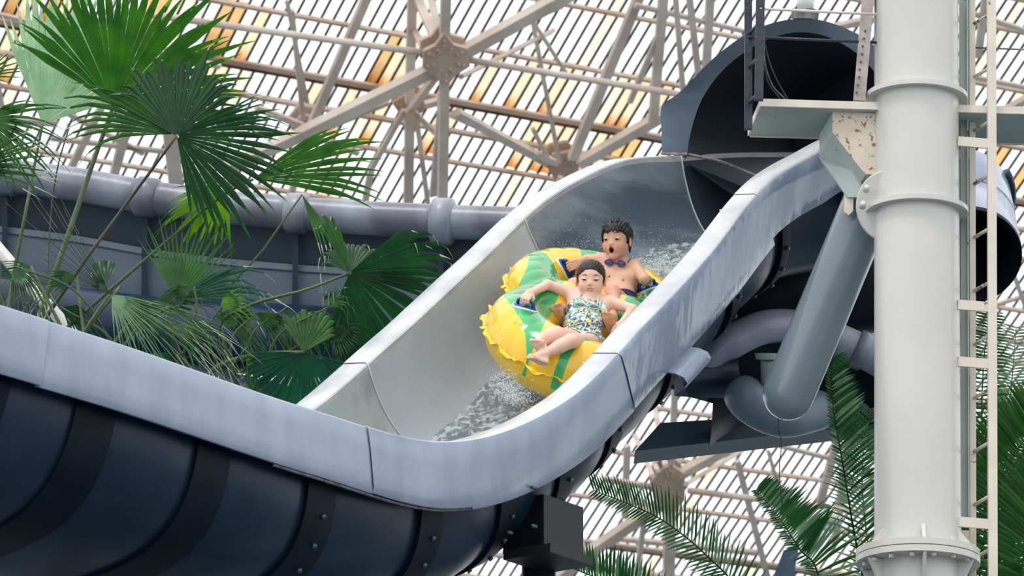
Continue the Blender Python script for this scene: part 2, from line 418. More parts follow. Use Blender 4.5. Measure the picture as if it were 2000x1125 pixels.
seamL = [near_station(1328, 304, -HA), near_station(1027, 430, -HA), near_station(722, 718, -HA), near_station(300, 900, -HA)]
seamR = [near_station(1484, 386, HA + SF), near_station(1215, 697, HA + SF), near_station(904, 866, HA + SF), near_station(715, 837, HA + SF), near_station(100, 622, HA + SF)]
print('seams', seamL, seamR)

M_IN = mat('worn_grey_gelcoat', (158, 169, 180), .26, (190, 198, 206), 1.6, bump=.15, bscale=5, coat=.3, lo=.3, hi=.7)
rough_noise(M_IN, .12, .42, 3)
M_IN0 = mat('tunnel_shade_gelcoat', (46, 58, 70), .3, (60, 72, 84), 2, bump=.1, bscale=6, coat=.3)  # topmost segment: shade of the tunnel put into the base colour
M_IN1 = mat('tunnel_shade_wet_gelcoat', (92, 106, 117), .2, (150, 161, 168), 2.4, bump=.3, bscale=4, coat=.5, lo=.42, hi=.72, detail=7, stretch=(.7, .7, 2.2)); rough_noise(M_IN1, .08, .4, 3)  # tunnel shade painted into the darker tone; paler streaks are water trails
M_IN3 = mat('stained_grey_gelcoat', (176, 184, 184), .3, (112, 124, 126), 3, bump=.2, bscale=7, coat=.2, lo=.48, hi=.68, detail=8, stretch=(1, 1, .6))
M_RIM = mat('pale_rim_gelcoat', (176, 181, 186), .3, (202, 204, 206), 5, bump=.25, bscale=22, stretch=(1, 1, 1), coat=.2)
M_SKIRT = mat('lavender_grey_gelcoat', (128, 140, 161), .28, (148, 159, 178), 9, bump=.10, bscale=9, coat=.35, stretch=(1, 1, .25), lo=.3, hi=.75)
rough_noise(M_SKIRT, .14, .4, 4)
M_SKIRT2 = mat('wavy_gloss_gelcoat', (126, 138, 160), .1, (150, 160, 178), 5, bump=1.0, bscale=4.0, coat=.5, stretch=(1.6, 1.6, .5), detail=2)
rough_noise(M_SKIRT2, .03, .24, 5)
M_HULL = mat('navy_gelcoat', (20, 36, 55), .34, (30, 47, 66), 3, bump=.15, bscale=5, spec=.3)
M_HULLRIB = mat('navy_flange', (9, 18, 29), .5, (15, 25, 37), 6, spec=.15)
M_SEAM = mat('white_caulk', (205, 206, 203), .5)
M_EDGE = mat('raw_laminate_edge', (128, 122, 120), .7, (90, 84, 82), 30)
M_BOLT = mat('oxidised_bolt', (70, 96, 108), .4, metal=.5)

slide = thing('water_slide', 'large open grey flume descending toward us with a swimming ring of two children in it', 'water slide', S(NS // 2, 0, -SD - .1))
PEXP = .62
def usec(a, d, phis): return [(-a * np.sign(math.cos(p)) * abs(math.cos(p)) ** PEXP, -d * math.sin(p) ** .8) for p in phis]
PH = np.linspace(0, math.pi, 37)
def shell(i0, i1, a, d, name, m, parent, phis=PH, flip=False):
    ii = list(range(i0, i1 + 1, 2)); ii += [i1] if ii[-1] != i1 else []
    P = [[S(i, l, n) for l, n in usec(a, d, phis)] for i in ii]
    mb = MB(); mb.grid(P, flip=flip); return mb.build(name, m, parent)
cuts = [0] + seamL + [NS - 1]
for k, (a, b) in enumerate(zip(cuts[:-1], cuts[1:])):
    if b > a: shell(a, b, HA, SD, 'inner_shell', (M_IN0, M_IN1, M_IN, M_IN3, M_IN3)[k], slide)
for s in seamL:
    mb = MB(); mb.tube([S(s, l, n + .002) for l, n in usec(HA - .003, SD - .003, PH)], .0045, 6); mb.build('sealed_joint', M_SEAM, slide)
# rims (flat flange tops)
def rim(i0, i1, side, z=0.0, name='rim_flange'):
    ii = list(range(i0, i1 + 1, 2)); ii += [i1] if ii[-1] != i1 else []
    a, b = HA * side, (HA + SF) * side
    prof = [(a, -.03), (a - .004 * side, -.004), (a + .012 * side, .004 + z), (a + SF * .5 * side, .003 + z), (b - .012 * side, .002 + z), (b, -.008 + z), (b, -.03), (a + .02 * side, -.03)]
    mb = MB(); mb.grid([[S(i, l, n) for l, n in prof] for i in ii], closed_v=True, flip=side > 0)
    o = mb.build(name, M_RIM, slide, angle=60); return o
lc = [0] + seamL[1:] + [NS - 1]
for k, (a, b) in enumerate(zip(lc[:-1], lc[1:])): rim(a, b, -1, .004 * (k % 2))
rc = [0] + seamR + [NS - 1]
for k, (a, b) in enumerate(zip(rc[:-1], rc[1:])): rim(a, b, 1, .007 if k == 0 else .004 * (k % 2))
# skirts hanging from the near rim: separate moulded pieces, each with its own lip
def skirt(i0, i1, h0, h1, out, lip=.03, flare=0.0):
    ii = list(range(i0, i1 + 1, 2)); ii += [i1] if ii[-1] != i1 else []
    P = []
    for i in ii:
        f = (i - i0) / max(1, i1 - i0); h = h0 + (h1 - h0) * f
        e = HA + SF + out
        prof = [(e - .012, .002), (e, -.012), (e + .004, -h * .35), (e + .002 + flare * .4, -h * .7), (e + flare, -h), (e - .006 + flare, -h - .006), (e - lip, -h + .004), (e - lip, -h + .012), (e - .012, -h + .012), (e - .012, -.03)]
        P.append([S(i, l, n) for l, n in prof])
    mb = MB(); mb.grid(P, flip=True); n = len(prof)
    mb.f.append(tuple(range(n))); mb.mi.append(0); mb.f.append(tuple(reversed(range((len(ii) - 1) * n, len(ii) * n)))); mb.mi.append(0)
    return mb.build('skirt_panel', M_SKIRT2 if i1 <= seamR[1] else M_SKIRT, slide, angle=50)
HS = [.235, .27, .285, .275, .275, .27]
for k, (a, b) in enumerate(zip(rc[:-1], rc[1:])):
    skirt(a, b, HS[k] if k != 1 else .265, HS[min(k, 5)] if k != 1 else .275, .005 + .007 * (k % 2), .035 if k else .05)
for s in seamR[:4]:
    mb = MB(); e = HA + SF + .008
    mb.tube([S(s, e, -.012), S(s, e + .003, -.1), S(s, e + .002, -.26)], .0022, 6); mb.build('panel_joint', M_HULL, slide)
# raw lower edge seen along the lowest curve
mb = MB(); mb.tube([S(i, HA + SF - .012, -.285) for i in range(seamR[1] + 2, seamR[3] + 20, 3)], .007, 6); mb.build('raw_edge', M_EDGE, slide)
# outer skin of the far side
P = []
for i in range(0, NS, 3):
    e = -(HA + SF); P.append([S(i, e, -.004), S(i, e - .004, -.06), S(i, e + .01, -.12), S(i, e + .06, -.13)])
mb = MB(); mb.grid(P); mb.build('far_skirt', M_SKIRT, slide)

# hull pieces between flanged ribs
ribpx = [(40, 606), (236, 664), (455, 744), (655, 815), (860, 863), (1010, 835), (1120, 778), (1222, 690), (1330, 568), (1440, 445), (1540, 340)]
ribs = sorted(near_station(x, y, HA + SF) for x, y in ribpx)
ribs = [0] + [r for r in ribs if r > 12] + [NS - 1]
HD = SD + .05
PHH = np.linspace(0.04, math.pi - .04, 33)
for a, b in zip(ribs[:-1], ribs[1:]):
    ii = sorted(set(np.linspace(a, b, 9).astype(int)))
    P = []
    for i in ii:
        f = (i - a) / max(1, b - a); bulge = .030 * math.sin(math.pi * f)
        P.append([S(i, l, n - .06) for l, n in usec(HA + .045 + bulge, HD - .04 + bulge, PHH)])
    mb = MB(); mb.grid(P, flip=True)
    mb.build('hull_piece', M_HULL, slide)
for r in ribs:
    i0, i1 = max(0, r - 2), min(NS - 1, r + 3); P = []
    if i1 - i0 < 4: continue
    for i, o in ((i0, .0), (i0, .034), (r, .036), (i1, .034), (i1, .0)):
        P.append([S(min(i, NS - 1), l, n - .06) for l, n in usec(HA + .045 + o, HD - .04 + o, PHH)])
    mb = MB(); mb.grid(P, flip=True); fo = mb.build('rib_flange', M_HULLRIB, slide, angle=40)
    if 655 and proj(S(r, HA, 0))[0] > 560:
        for ph in np.linspace(math.pi * .45, math.pi - .25, 7):
            (l, n), = usec(HA + .045 + .035, HD - .04 + .035, [ph]); c = S(r, l, n - .06); o = unit(SLL[r] * l + SLN[r] * n)
            mb = MB(); mb.tube([c, c + o * .012], .011, 8); mb.build('bolt', M_BOLT, fo)
# torn lip bracket half way down the skirt
sb = near_station(1300, 595, HA + SF)
mb = MB(); e = HA + SF + .02; P = []
sa, sbb = near_station(1258, 650, HA + SF), near_station(1335, 560, HA + SF)
for i in np.linspace(sa - 4, sbb + 4, 12).astype(int)[::-1]:
    f = (i - sa) / (sbb - sa)
    P.append([S(i, e - .01, -.268), S(i, e + .035, -.275), S(i, e + .075, -.295), S(i, e + .085, -.325), S(i, e + .06, -.35)])
mb.grid(P); mb.grid([[p - SLN[sb] * .006 for p in r] for r in P], flip=True)
mb.build('lip_bracket', M_SKIRT, slide)
# saddle support under the run
sadd = thing('saddle_support', 'black bolted steel saddle box under the lowest bend of the grey slide', 'support', un(1080, 1040, 18.6))
c0 = un(1062, 1010, 18.55)
def boxm(mb, c, sx, sy, sz, R=np.eye(3)):
    V = np.array([[x, y, z] for x in (-1, 1) for y in (-1, 1) for z in (-1, 1)]) * np.array([sx, sy, sz]) / 2
    mb.add(V @ np.asarray(R).T + c, [(0, 1, 3, 2), (4, 6, 7, 5), (0, 4, 5, 1), (2, 3, 7, 6), (0, 2, 6, 4), (1, 5, 7, 3)])
M_BLACK = mat('black_steel', (11, 16, 22), .5, (17, 22, 28), 12)
R0 = rotm((0, 0, 1), math.radians(-36))
mb = MB(); boxm(mb, c0 + [0, .25, 0], .22, .3, .24, R0); mb.build('saddle_box', M_BLACK, sadd, smooth=False)
mb = MB(); boxm(mb, c0 + [.02, .1, -.16], .25, .32, .04, R0); mb.build('saddle_plate', M_BLACK, sadd, smooth=False)
mb = MB(); mb.tube([c0 + [-.02, .3, -.1], c0 + [-.05, .3, -6.5 - 1.3]], .075, 20); mb.build('saddle_post', M_HULL, sadd)
for dx, dz in ((-.07, .09), (.06, .09), (-.07, -.09), (.06, -.08)):
    mb = MB(); p = c0 + R0 @ np.array([dx, .25 - .42, dz]); mb.tube([p, p + R0 @ np.array([0, .03, 0])], .008, 8); mb.build('bolt', M_BOLT, sadd)

# tunnel hood at the top of the run
hood = thing('tunnel_hood', 'tall navy half-tube hood over the top of the slide with a pale lip', 'slide tunnel', un(1500, 300, 21.4))
def hd(px, py, dz=0.0): return un(px, py, 21.75 - (px - 1293) * .0030 + dz)
outer = spline([(1293, 300, 0), (1292, 255, 0), (1293, 208, 0), (1330, 178, 0), (1400, 108, 0), (1480, 55, 0), (1570, 36, 0), (1650, 55, 0), (1720, 105, 0), (1775, 190, 0), (1800, 300, 0)], 48)
inner = spline([(1342, 302, 0), (1348, 262, 0), (1368, 200, 0), (1402, 148, 0), (1450, 105, 0), (1510, 73, 0), (1572, 63, 0), (1635, 80, 0), (1695, 125, 0), (1745, 205, 0), (1765, 300, 0)], 48)
O = np.array([hd(x, y) for x, y, _ in outer]); I = np.array([hd(x, y, .10) for x, y, _ in inner])
mb = MB(); mb.grid([O, O * .35 + I * .65 + (I - O) * .05, I], flip=True); mb.build('hood_lip', M_HOOD if 'M_HOOD' in globals() else mat('slate_gelcoat', (88, 102, 120), .35, (104, 117, 134), 4, coat=.3), hood)
bk = -SLT[0] * 1.0 + 0; back = unit(np.array([.55, .80, .12]))
cI = I.mean(0)
rings = [I]; ro = [O + back * .02]
for k, (s, sc) in enumerate(((.15, .98), (.3, .92), (.5, .84), (.7, .72))):
    rings.append((I - cI) * sc + cI + back * s + np.array([.1, 0, 0]) * s * s)
    ro.append((O - cI) * sc + cI + back * s + np.array([.1, 0, 0]) * s * s)
M_DARKIN = mat('dark_tunnel_gelcoat', (22, 32, 44), .45, (30, 40, 54), 2)
mb = MB(); mb.grid(rings); mb.build('tunnel_lining', M_DARKIN, hood)
mb = MB(); mb.grid(ro, flip=True); mb.build('tunnel_roof', M_HULL, hood)
last = np.array(rings[-1]); mb = MB(); mb.add(np.vstack([last, [last.mean(0) - [0, 0, .2]]]), [(i, i + 1, len(last)) for i in range(len(last) - 1)]); mb.build('tunnel_bend', M_DARKIN, hood)
# lower bowl that the hood stands on, right of the run
bowl = []
for k in range(8):
    f = k / 7; a = S(2, -HA, 0) * (1 - f) + (O[0] + back * 2) * f
for r0, r1 in ((0, 1),):
    P = []
    for s in (0, .15, .3, .45, .6):
        base = [hd(x, y) + back * (.1 + s) for x, y in ((1300, 302), (1345, 330), (1420, 380), (1520, 420), (1600, 430), (1680, 390), (1700, 300))]
        P.append(spline(base, 20))
    mb = MB(); mb.grid(P); mb.build('tunnel_floor', M_DARKIN, hood)
# bead along the joint of hood and trough
mb = MB(); mb.tube([hd(1293, 300, -.02), hd(1342, 301, -.02), S(seamL[0] - 2, -HA + .002, -.004)], .008, 8)
mb.tube(spline([hd(1345, 302, .02), hd(1400, 313, .1), hd(1455, 334, .25), hd(1500, 352, .3)], 12), .008, 8); mb.build('joint_bead', M_EDGE, hood)
# clear light fitting on the hood
lf = thing('light_fitting', 'small glass bulkhead light on a grey base on top of the navy hood', 'light', hd(1573, 36))
mb = MB(); mb.bar(hd(1553, 28), hd(1592, 28), .05, .05); mb.build('fitting_base', M_EDGE, lf, smooth=False)
mb = MB(); mb.tube([hd(1573, 22), hd(1573, -20)], .042, 12); mb.build('glass_cover', mat('frosted_glass', (225, 230, 228), .15), lf)
# ------------------------------------------------------------------ steelwork round the white column
def vp(px, py, Y):
    v = (562.5 - py) / FPX
    return un(px, py, Y / (math.cos(PITCH) - v * math.sin(PITCH)))
CY = 18.6
K = CY / math.cos(PITCH) / FPX                       # metres per pixel at the column
M_WHITE = mat('white_paint', (206, 203, 196), .32, (198, 196, 189), 2, bump=.05, bscale=30, coat=.2)
M_CREAMP = rust(mat('cream_paint', (222, 214, 200), .5, (212, 200, 184), 6), .64, (140, 96, 62), 9)
M_CRUST = rust(mat('cream_paint_rusty', (216, 208, 194), .55, (204, 192, 174), 8), .55, (122, 84, 52), 15)
M_GREYP = rust(mat('grey_green_paint', (176, 187, 183), .5, (166, 178, 174), 5), .635, (30, 36, 36), 10)
M_STRUT = mat('grey_green_gloss_paint', (128, 143, 150), .2, (118, 133, 140), 3, coat=.5)
ca, cb = vp(1789, -60, CY), vp(1793, 1160, CY)
cdir = unit(ca - cb); cz0 = cb - cdir * (cb[2] / cdir[2])
def colp(y): 
    p = vp(1789 + 4 * y / 1125, y, CY); return cb + cdir * ((p - cb) @ cdir)
column = thing('support_column', 'thick white painted round steel column with flange rings, beside the slide', 'column', cz0)
CR = 83.5 * K
cuts_y = [-60, 192, 414, 1086]
ps = [ca + cdir * .0] + [colp(y) for y in cuts_y[1:]] + [cz0]
for a, b in zip(ps[:-1], ps[1:]):
    mb = MB(); mb.tube([a, (a + b) / 2, b], CR, 64); mb.build('column_section', M_WHITE, column, angle=40)
for y in (192, 414):
    p = colp(y); mb = MB(); mb.lathe(p, cdir, [(.012, CR), (.012, 101 * K), (-.010, 101 * K), (-.010, CR)]); mb.build('flange_ring', M_WHITE, column, angle=30)
p = colp(1092)
for k, (a, b) in enumerate(((.035, .006), (.002, -.026))):
    mb = MB(); mb.lathe(p, cdir, [(a, CR), (a, 119 * K), (b, 119 * K), (b, CR)]); fo = mb.build('base_flange', M_WHITE, column, angle=30)
    for j in range(16):
        a_ = (j + .5) * math.pi / 8; o = (RT * math.cos(a_) + np.array([0, 1, 0]) * math.sin(a_)) * 106 * K
        q = p + cdir * (.035 if k == 0 else -.026) + o
        mb = MB(); mb.tube([q, q + cdir * (.018 if k == 0 else -.016)], .012, 6); mb.build('flange_bolt', M_WHITE, fo, smooth=False)
for j in range(6):
    a_ = j * math.pi / 3 - .5; e = RT * math.cos(a_) + np.array([0, 1, 0]) * math.sin(a_); s = np.cross(e, cdir) * .008
    mb = MB(); mb.prism([p + cdir * .035 + e * CR * .98 - s, p + cdir * .035 + e * 112 * K - s, p + cdir * .12 + e * CR * .98 - s], 2 * s); mb.build('stiffener', M_WHITE, column, smooth=False)
    mb = MB(); mb.prism([p - cdir * .026 + e * CR * .98 - s, p - cdir * .026 + e * 116 * K - s, p - cdir * .19 + e * CR * .98 - s], 2 * s); mb.build('stiffener', M_WHITE, column, smooth=False)
# grey service channel behind the column
ch = thing('service_channel', 'narrow grey steel channel fixed up the right side of the white column', 'channel', cz0 + [.3, .15, 0])
mb = MB(); mb.bar(vp(1881, -60, CY + .12), vp(1884, 1012, CY + .12), 15 * K, .06, (0, 1, 0)); mb.build('channel_web', M_GREYP, ch, smooth=False)
mb = MB(); mb.bar(vp(1888, -60, CY + .09), vp(1891, 1012, CY + .09), 3 * K, .07, (0, 1, 0)); mb.build('channel_flange', M_GREYP, ch, smooth=False)
# ladder
LY = CY - .05
lad = thing('ladder', 'tall cream steel ladder with rust spots up the right side of the column', 'ladder', vp(1915, 1160, LY) * [1, 1, 0])
for xa, xb, Y, wpx, nm in ((1898, 1900, LY + .16, 12, 'stile'), (1936, 1939, LY - .02, 17, 'stile')):
    mb = MB(); mb.bar(vp(xa, -70, Y), vp(xb, 1180, Y), wpx * K, .045, (0, 1, 0)); mb.build(nm, M_CREAMP, lad, smooth=False)
for k in range(12):
    y = 34 + k * 104.5 - 104.5
    if y > 1170: break
    a = vp(1899, y + 14, LY + .16); b = vp(1937, y - 8, LY - .02)
    mb = MB(); mb.tube([a, b], .0085, 8); mb.build('rung', M_CRUST, lad)
for y in (282, 601, 712, 1025):
    mb = MB(); mb.bar(vp(1871, y - 6, LY - .03), vp(1942, y, LY - .035), .045, .014, (0, 1, 0)); mb.build('bracket', M_CREAMP, lad, smooth=False)
for y in (302, 618, 728, 1046):
    mb = MB(); mb.bar(vp(1874, y, LY + .15), vp(1898, y, LY + .15), .045, .014, (0, 1, 0)); mb.build('bracket', M_CREAMP, lad, smooth=False)
# platform plate
plat = thing('platform_beam', 'flat cream steel platform beam with chipped grey-green underside through the column top', 'beam', vp(1750, 205, CY + .1))
a0, a1 = vp(1489, 207, CY - .10), vp(2110, 226, CY - .02); bk1 = np.array([-.035, .42, 0])
def slab(a, b, back, h, mb=None):
    mb = mb or MB(); mb.prism([a, b, b + back, a + back], [0, 0, h]); return mb
slab(a0 + [0, .012, 0], a1 + [0, .012, 0], bk1, .012).build('underside_plate', M_GREYP, plat, smooth=False)
slab(a0, a1, np.array([0, .012, 0]), .036).build('edge_channel', M_CREAMP, plat, smooth=False)
slab(a0 + bk1 + [0, -.01, -.006], a1 + bk1 + [0, -.01, -.006], np.array([0, .012, 0]), .04).build('edge_channel', M_CREAMP, plat, smooth=False)
mb = MB(); mb.prism([a0 + [-.01, 0, 0], a0 + [0, 0, 0], a0 + bk1, a0 + bk1 + [-.01, 0, 0]], [0, 0, .036]); mb.build('end_plate', M_CREAMP, plat, smooth=False)
# rusty knee bracket below it
kb = thing('knee_bracket', 'angular cream steel knee bracket blotched with orange rust, left of the column', 'bracket', vp(1660, 300, CY - .1))
front = [vp(x, y, CY - .03) for x, y in ((1626, 218), (1712, 221), (1712, 340), (1690, 340), (1672, 318), (1626, 258))]
backv = np.array([-.05, .16, -.055])
mb = MB(); mb.prism(front, [0, .012, 0]); mb.build('face_plate', rust(mat('cream_rust_face', (216, 206, 190), .55, (204, 190, 170), 8), .57, (136, 88, 46), 34), kb, smooth=False)
f2 = [p + np.array([0, .012, 0]) for p in front]
for i, j in ((0, 5), (5, 4), (4, 3), (3, 2)):
    mb = MB(); mb.prism([f2[i], f2[j], f2[j] + backv, f2[i] + backv], unit(np.cross(f2[j] - f2[i], backv)) * .008); mb.build('side_plate', M_GREYP, kb, smooth=False)
mb = MB(); mb.prism([f2[4] + backv * .3, f2[3] + backv * .3, vp(1690, 385, CY + .02), vp(1655, 385, CY + .05), vp(1608, 318, CY + .08), f2[5] + backv], [0, .02, 0]); mb.build('rear_plate', M_GREYP, kb, smooth=False)
mb = MB(); mb.prism([vp(x, y, CY + .06) for x, y in ((1650, 350), (1668, 352), (1666, 412), (1658, 420), (1649, 414))], [0, .05, 0]); mb.build('rounded_plate', M_CREAMP, kb, smooth=False)
# strut with hub
st = thing('strut_pipe', 'fat glossy grey-green steel pipe strut leaning down-left from the column, round lower end', 'strut', vp(1530, 800, CY + .9))
sa_, sb_ = vp(1697, 395, CY + .22), vp(1540, 770, CY + .50)
sd_ = unit(sb_ - sa_); rs = 51 * K * 1.02
capn = 7; pts = [sa_ + (sb_ - sa_) * t for t in np.linspace(0, 1, 12)] + [sb_ + sd_ * rs * math.sin(a) for a in np.linspace(.2, math.pi / 2 - .02, capn)]
rad = [rs * 1.0] * 12 + [rs * math.cos(a) for a in np.linspace(.2, math.pi / 2 - .02, capn)]
mb = MB(); mb.tube(pts, rad, 48); mb.build('pipe', M_STRUT, st)
mb = MB(); mb.lathe(sa_, sd_, [(-.16, .01), (-.16, rs * .5), (-.03, rs * .9), (-.03, rs * 1.12), (0, rs * 1.12), (0, rs)], 48); mb.build('end_flange', M_WHITE, st, angle=30)
ha_ = unit(-FW - .55 * RT); mb = MB(); mb.lathe(vp(1738, 402, CY - .06), ha_, [(-.03, .001), (-.03, 72 * K), (.004, 72 * K), (.012, 68 * K), (.012, .001)], 48); mb.build('hub_plate', M_WHITE, st, angle=30)
for x, y in ((1693, 366), (1686, 398)):
    p = vp(x, y, CY - .12); mb = MB(); mb.tube([p, p + [0, .04, 0]], .016, 8); mb.build('bolt', M_WHITE, st)
e_ = sb_ + sd_ * rs; 
hc = thing('hanging_cord', 'thin dark knotted cord hanging from the round end of the fat strut', 'cord', e_)
mb = MB(); mb.tube(spline([e_, e_ + [0, 0, -.05], e_ + [.012, 0, -.12], e_ + [0, 0, -.25], e_ + [.01, 0, -.42]], 16), .0022, 5); mb.ball(e_ + [.004, 0, -.065], .006); mb.build('cord', M_BLACK, hc)
# black post pair with rails and cables
M_TAPE = mat('black_wrapped_steel', (30, 38, 50), .45, (44, 54, 66), 14, bump=.3, bscale=30)
po = thing('guard_post', 'pair of black wrapped upright posts rising from the platform end before the hood', 'post', vp(1475, 250, CY - .1))
mb = MB(); mb.bar(vp(1461, -60, CY - .02), vp(1462, 252, CY - .02), 15 * K, .04, (0, 1, 0)); mb.build('post', M_TAPE, po, smooth=False)
mb = MB(); mb.bar(vp(1486, -60, CY - .2), vp(1482, 196, CY - .2), 17 * K, .03, (0, 1, 0)); mb.build('post', M_TAPE, po, smooth=False)
for y in (55, 120, 190):
    mb = MB(); mb.bar(vp(1461, y + 14, CY - .02), vp(1485, y - 14, CY - .2), .012, .008, (0, 0, 1)); mb.build('lacing_bar', M_TAPE, po, smooth=False)
r1 = thing('guard_rail', 'thin pale steel rail from the black post to the column, uppermost', 'rail', vp(1490, 17, CY - .2))
mb = MB(); mb.tube([vp(1484, 17, CY - .21), vp(1712, 28, CY - .12)], .007, 8); mb.build('rail_bar', M_CREAMP, r1)
r2 = thing('guard_rail', 'thin black steel rail crossing the dark mouth of the hood', 'rail', vp(1470, 72, CY - .1))
mb = MB(); mb.tube([vp(1461, 72, CY - .05), vp(1712, 83, CY - .05)], .007, 8); mb.build('rail_bar', M_TAPE, r2)
for k, (nm, pts) in enumerate((('power_cable', [(1492, 60), (1494, 120), (1508, 165), (1530, 190), (1536, 200)]), ('power_cable', [(1490, 55), (1497, 100), (1512, 145), (1534, 186), (1542, 200)]), ('power_cable', [(1489, 60), (1491, 110), (1500, 160), (1520, 188), (1526, 200)]))):
    mb = MB(); P = [vp(x, y, CY - .17 + .05 * j + .03 * k) for j, (x, y) in enumerate(pts)]; mb.tube(spline(P, 20), .0035, 6)
    tag(mb.build(nm, M_TAPE if k else M_EDGE, None), ('pale grey looping cable, middle of three beside the black guard post', 'dark looping cable hanging widest from the black guard post to the platform', 'dark looping cable hanging closest to the black guard post')[k], 'cable', 'cables looping beside the black guard post')
up = thing('upright_channel', 'leaning beige riveted steel upright tight against the column left side, top', 'post', vp(1678, 200, CY - .05))
mb = MB(); mb.bar(vp(1700, -60, CY - .03), vp(1678, 200, CY - .03), 23 * K, .06, (0, 1, 0)); mb.build('channel', mat('weathered_beige', (186, 176, 168), .6, (150, 138, 130), 9, bump=.2), up, smooth=False)
mb = MB()
for i in range(9): mb.ball(vp(1690 - i * 2 - .5 * (i % 3), 60 + i * 15, CY - .065), .006, 6, 4)
tag(mb.build('rivets', M_EDGE, up), kind='stuff')
rw = thing('guy_wire', 'thin grey wire running off right behind the ladder at top right', 'wire', vp(1900, 93, CY + .2))
mb = MB(); mb.tube([vp(1880, 92, CY + .2), vp(2080, 100, CY + .3)], .004, 6); mb.build('wire', M_EDGE, rw)

# ------------------------------------------------------------------ other flumes
M_GSK = mat('weathered_grey_gelcoat', (150, 158, 168), .35, (104, 104, 118), 3.0, bump=.2, bscale=10, stretch=(1, 1, .5), lo=.35, hi=.6, detail=7)
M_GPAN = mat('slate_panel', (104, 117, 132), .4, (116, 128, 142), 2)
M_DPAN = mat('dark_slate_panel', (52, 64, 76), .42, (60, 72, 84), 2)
M_DNAVY = mat('deep_navy_gelcoat', (12, 30, 56), .35, (18, 44, 78), 2)
lf4 = thing('water_slide', 'long weathered grey flume with rolled edge crossing behind the palm leaves at left', 'water slide', un(400, 480, 24))
cx = [(-700, 300), (-160, 330), (0, 341), (150, 360), (290, 386), (430, 404), (580, 417), (730, 427), (870, 433), (1060, 440)]
def l4(x, dy=0, dd=0):
    y = np.interp(x, [c[0] for c in cx], [c[1] for c in cx]); return un(x, y + dy, 24.1 - (x + 160) * .0007 + dd)
joints = [-700, -430, -160, 15, 288, 582, 866, 1060]
for a, b in zip(joints[:-1], joints[1:]):
    xs = np.linspace(a, b, 10); mb = MB(); mb.tube([l4(x) for x in xs], .095, 24); mb.build('rolled_edge', M_GSK, lf4)
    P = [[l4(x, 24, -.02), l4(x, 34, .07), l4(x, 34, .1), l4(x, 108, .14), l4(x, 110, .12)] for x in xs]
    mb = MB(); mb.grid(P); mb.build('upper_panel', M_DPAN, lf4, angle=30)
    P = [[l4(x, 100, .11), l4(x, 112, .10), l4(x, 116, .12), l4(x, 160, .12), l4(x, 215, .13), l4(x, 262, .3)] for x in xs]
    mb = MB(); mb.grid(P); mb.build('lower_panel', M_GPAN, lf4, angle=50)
for x in joints[1:-1]:
    mb = MB(); mb.tube([l4(x - 22), l4(x - 18), l4(x + 16), l4(x + 22)], [.095, .112 if x != 866 else .13, .112 if x != 866 else .13, .095], 24); mb.build('joint_collar', M_GSK, lf4)
    mb = MB(); mb.bar(l4(x - 5, 36, .05), l4(x - 7, 240, .12), .03, .03); mb.build('panel_rib', M_DPAN, lf4, smooth=False)
P = []
for x in np.linspace(-700, 1060, 36):
    P.append([l4(x, -25, .05), l4(x, -10, .5), l4(x, 40, .95), l4(x, 60, 1.3), l4(x, -20, 1.7)])
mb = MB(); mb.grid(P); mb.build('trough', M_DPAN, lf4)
lf5 = thing('water_slide', 'deep navy flume underside glimpsed below the grey flume among the palms', 'water slide', un(300, 640, 23.6))
mb = MB(); mb.tube(spline([un(-700, 560, 23.2), un(-180, 590, 23.2), un(60, 620, 23.3), un(300, 650, 23.4), un(520, 662, 23.5), un(690, 672, 23.7), un(860, 690, 24)], 40), .20, 28); mb.build('hull', M_DNAVY, lf5)
mb = MB(); mb.tube(spline([un(-700, 650, 22.9), un(-180, 700, 22.9), un(200, 740, 23.0), un(450, 790, 23.2), un(560, 815, 23.4)], 30), .17, 24); mb.build('hull', M_DNAVY, lf5)
wp = thing('white_pipe', 'sloping white plastic pipe rising behind the near slide wall at far left', 'pipe', un(70, 580, 21.0))
mb = MB(); mb.tube([un(-60, 420, 22.6), un(60, 560, 22.4), un(150, 660, 22.3), un(240, 760, 22.2)], .034, 20); mb.build('pipe', M_WHITE, wp)

lf6 = thing('water_slide', 'dark navy underbelly of the enclosed slide run below the tunnel hood', 'water slide', un(1640, 520, 22))
mb = MB(); mb.tube(spline([un(1330, 640, 21.7), un(1440, 590, 21.8), un(1570, 540, 22.0), un(1700, 520, 22.2), un(1770, 520, 22.4)], 40), [.18 + .17 * min(1, i / 14) for i in range(40)], 32); mb.build('hull', M_HULLRIB, lf6)
mb = MB(); mb.tube(spline([un(1345, 745, 21.6), un(1450, 735, 21.6), un(1560, 760, 21.8), un(1700, 740, 22.0), un(1770, 740, 22.2)], 30), [.06 + .07 * min(1, i / 8) for i in range(30)], 28); mb.build('hull', M_HULLRIB, lf6)
for x, y in ((1530, 536), (1570, 528)):
    mb = MB(); p = un(x, y, 21.5); mb.ball(p, .012); mb.build('bolt', M_BOLT, lf6)
lf2 = thing('water_slide', 'lavender-grey rolled flume edge arching below the slide, partly behind the fat strut', 'water slide', un(1500, 660, 21.2))
pp = spline([(1372, 730, 20.75), (1400, 690, 20.8), (1440, 662, 20.85), (1490, 640, 20.9), (1540, 637, 21.0), (1600, 650, 21.05), (1660, 675, 21.1), (1720, 705, 21.1), (1800, 760, 21.1)], 40)
mb = MB(); P3 = np.array([un(*p) for p in pp]); mb.tube(P3, np.interp(np.linspace(0, 1, 40), [0, .05, .2, 1], [.02, .045, .083, .086]), 28)
mb.build('rolled_edge', mat('lavender_gelcoat', (150, 154, 172), .32, (136, 140, 158), 4, bump=.1), lf2)
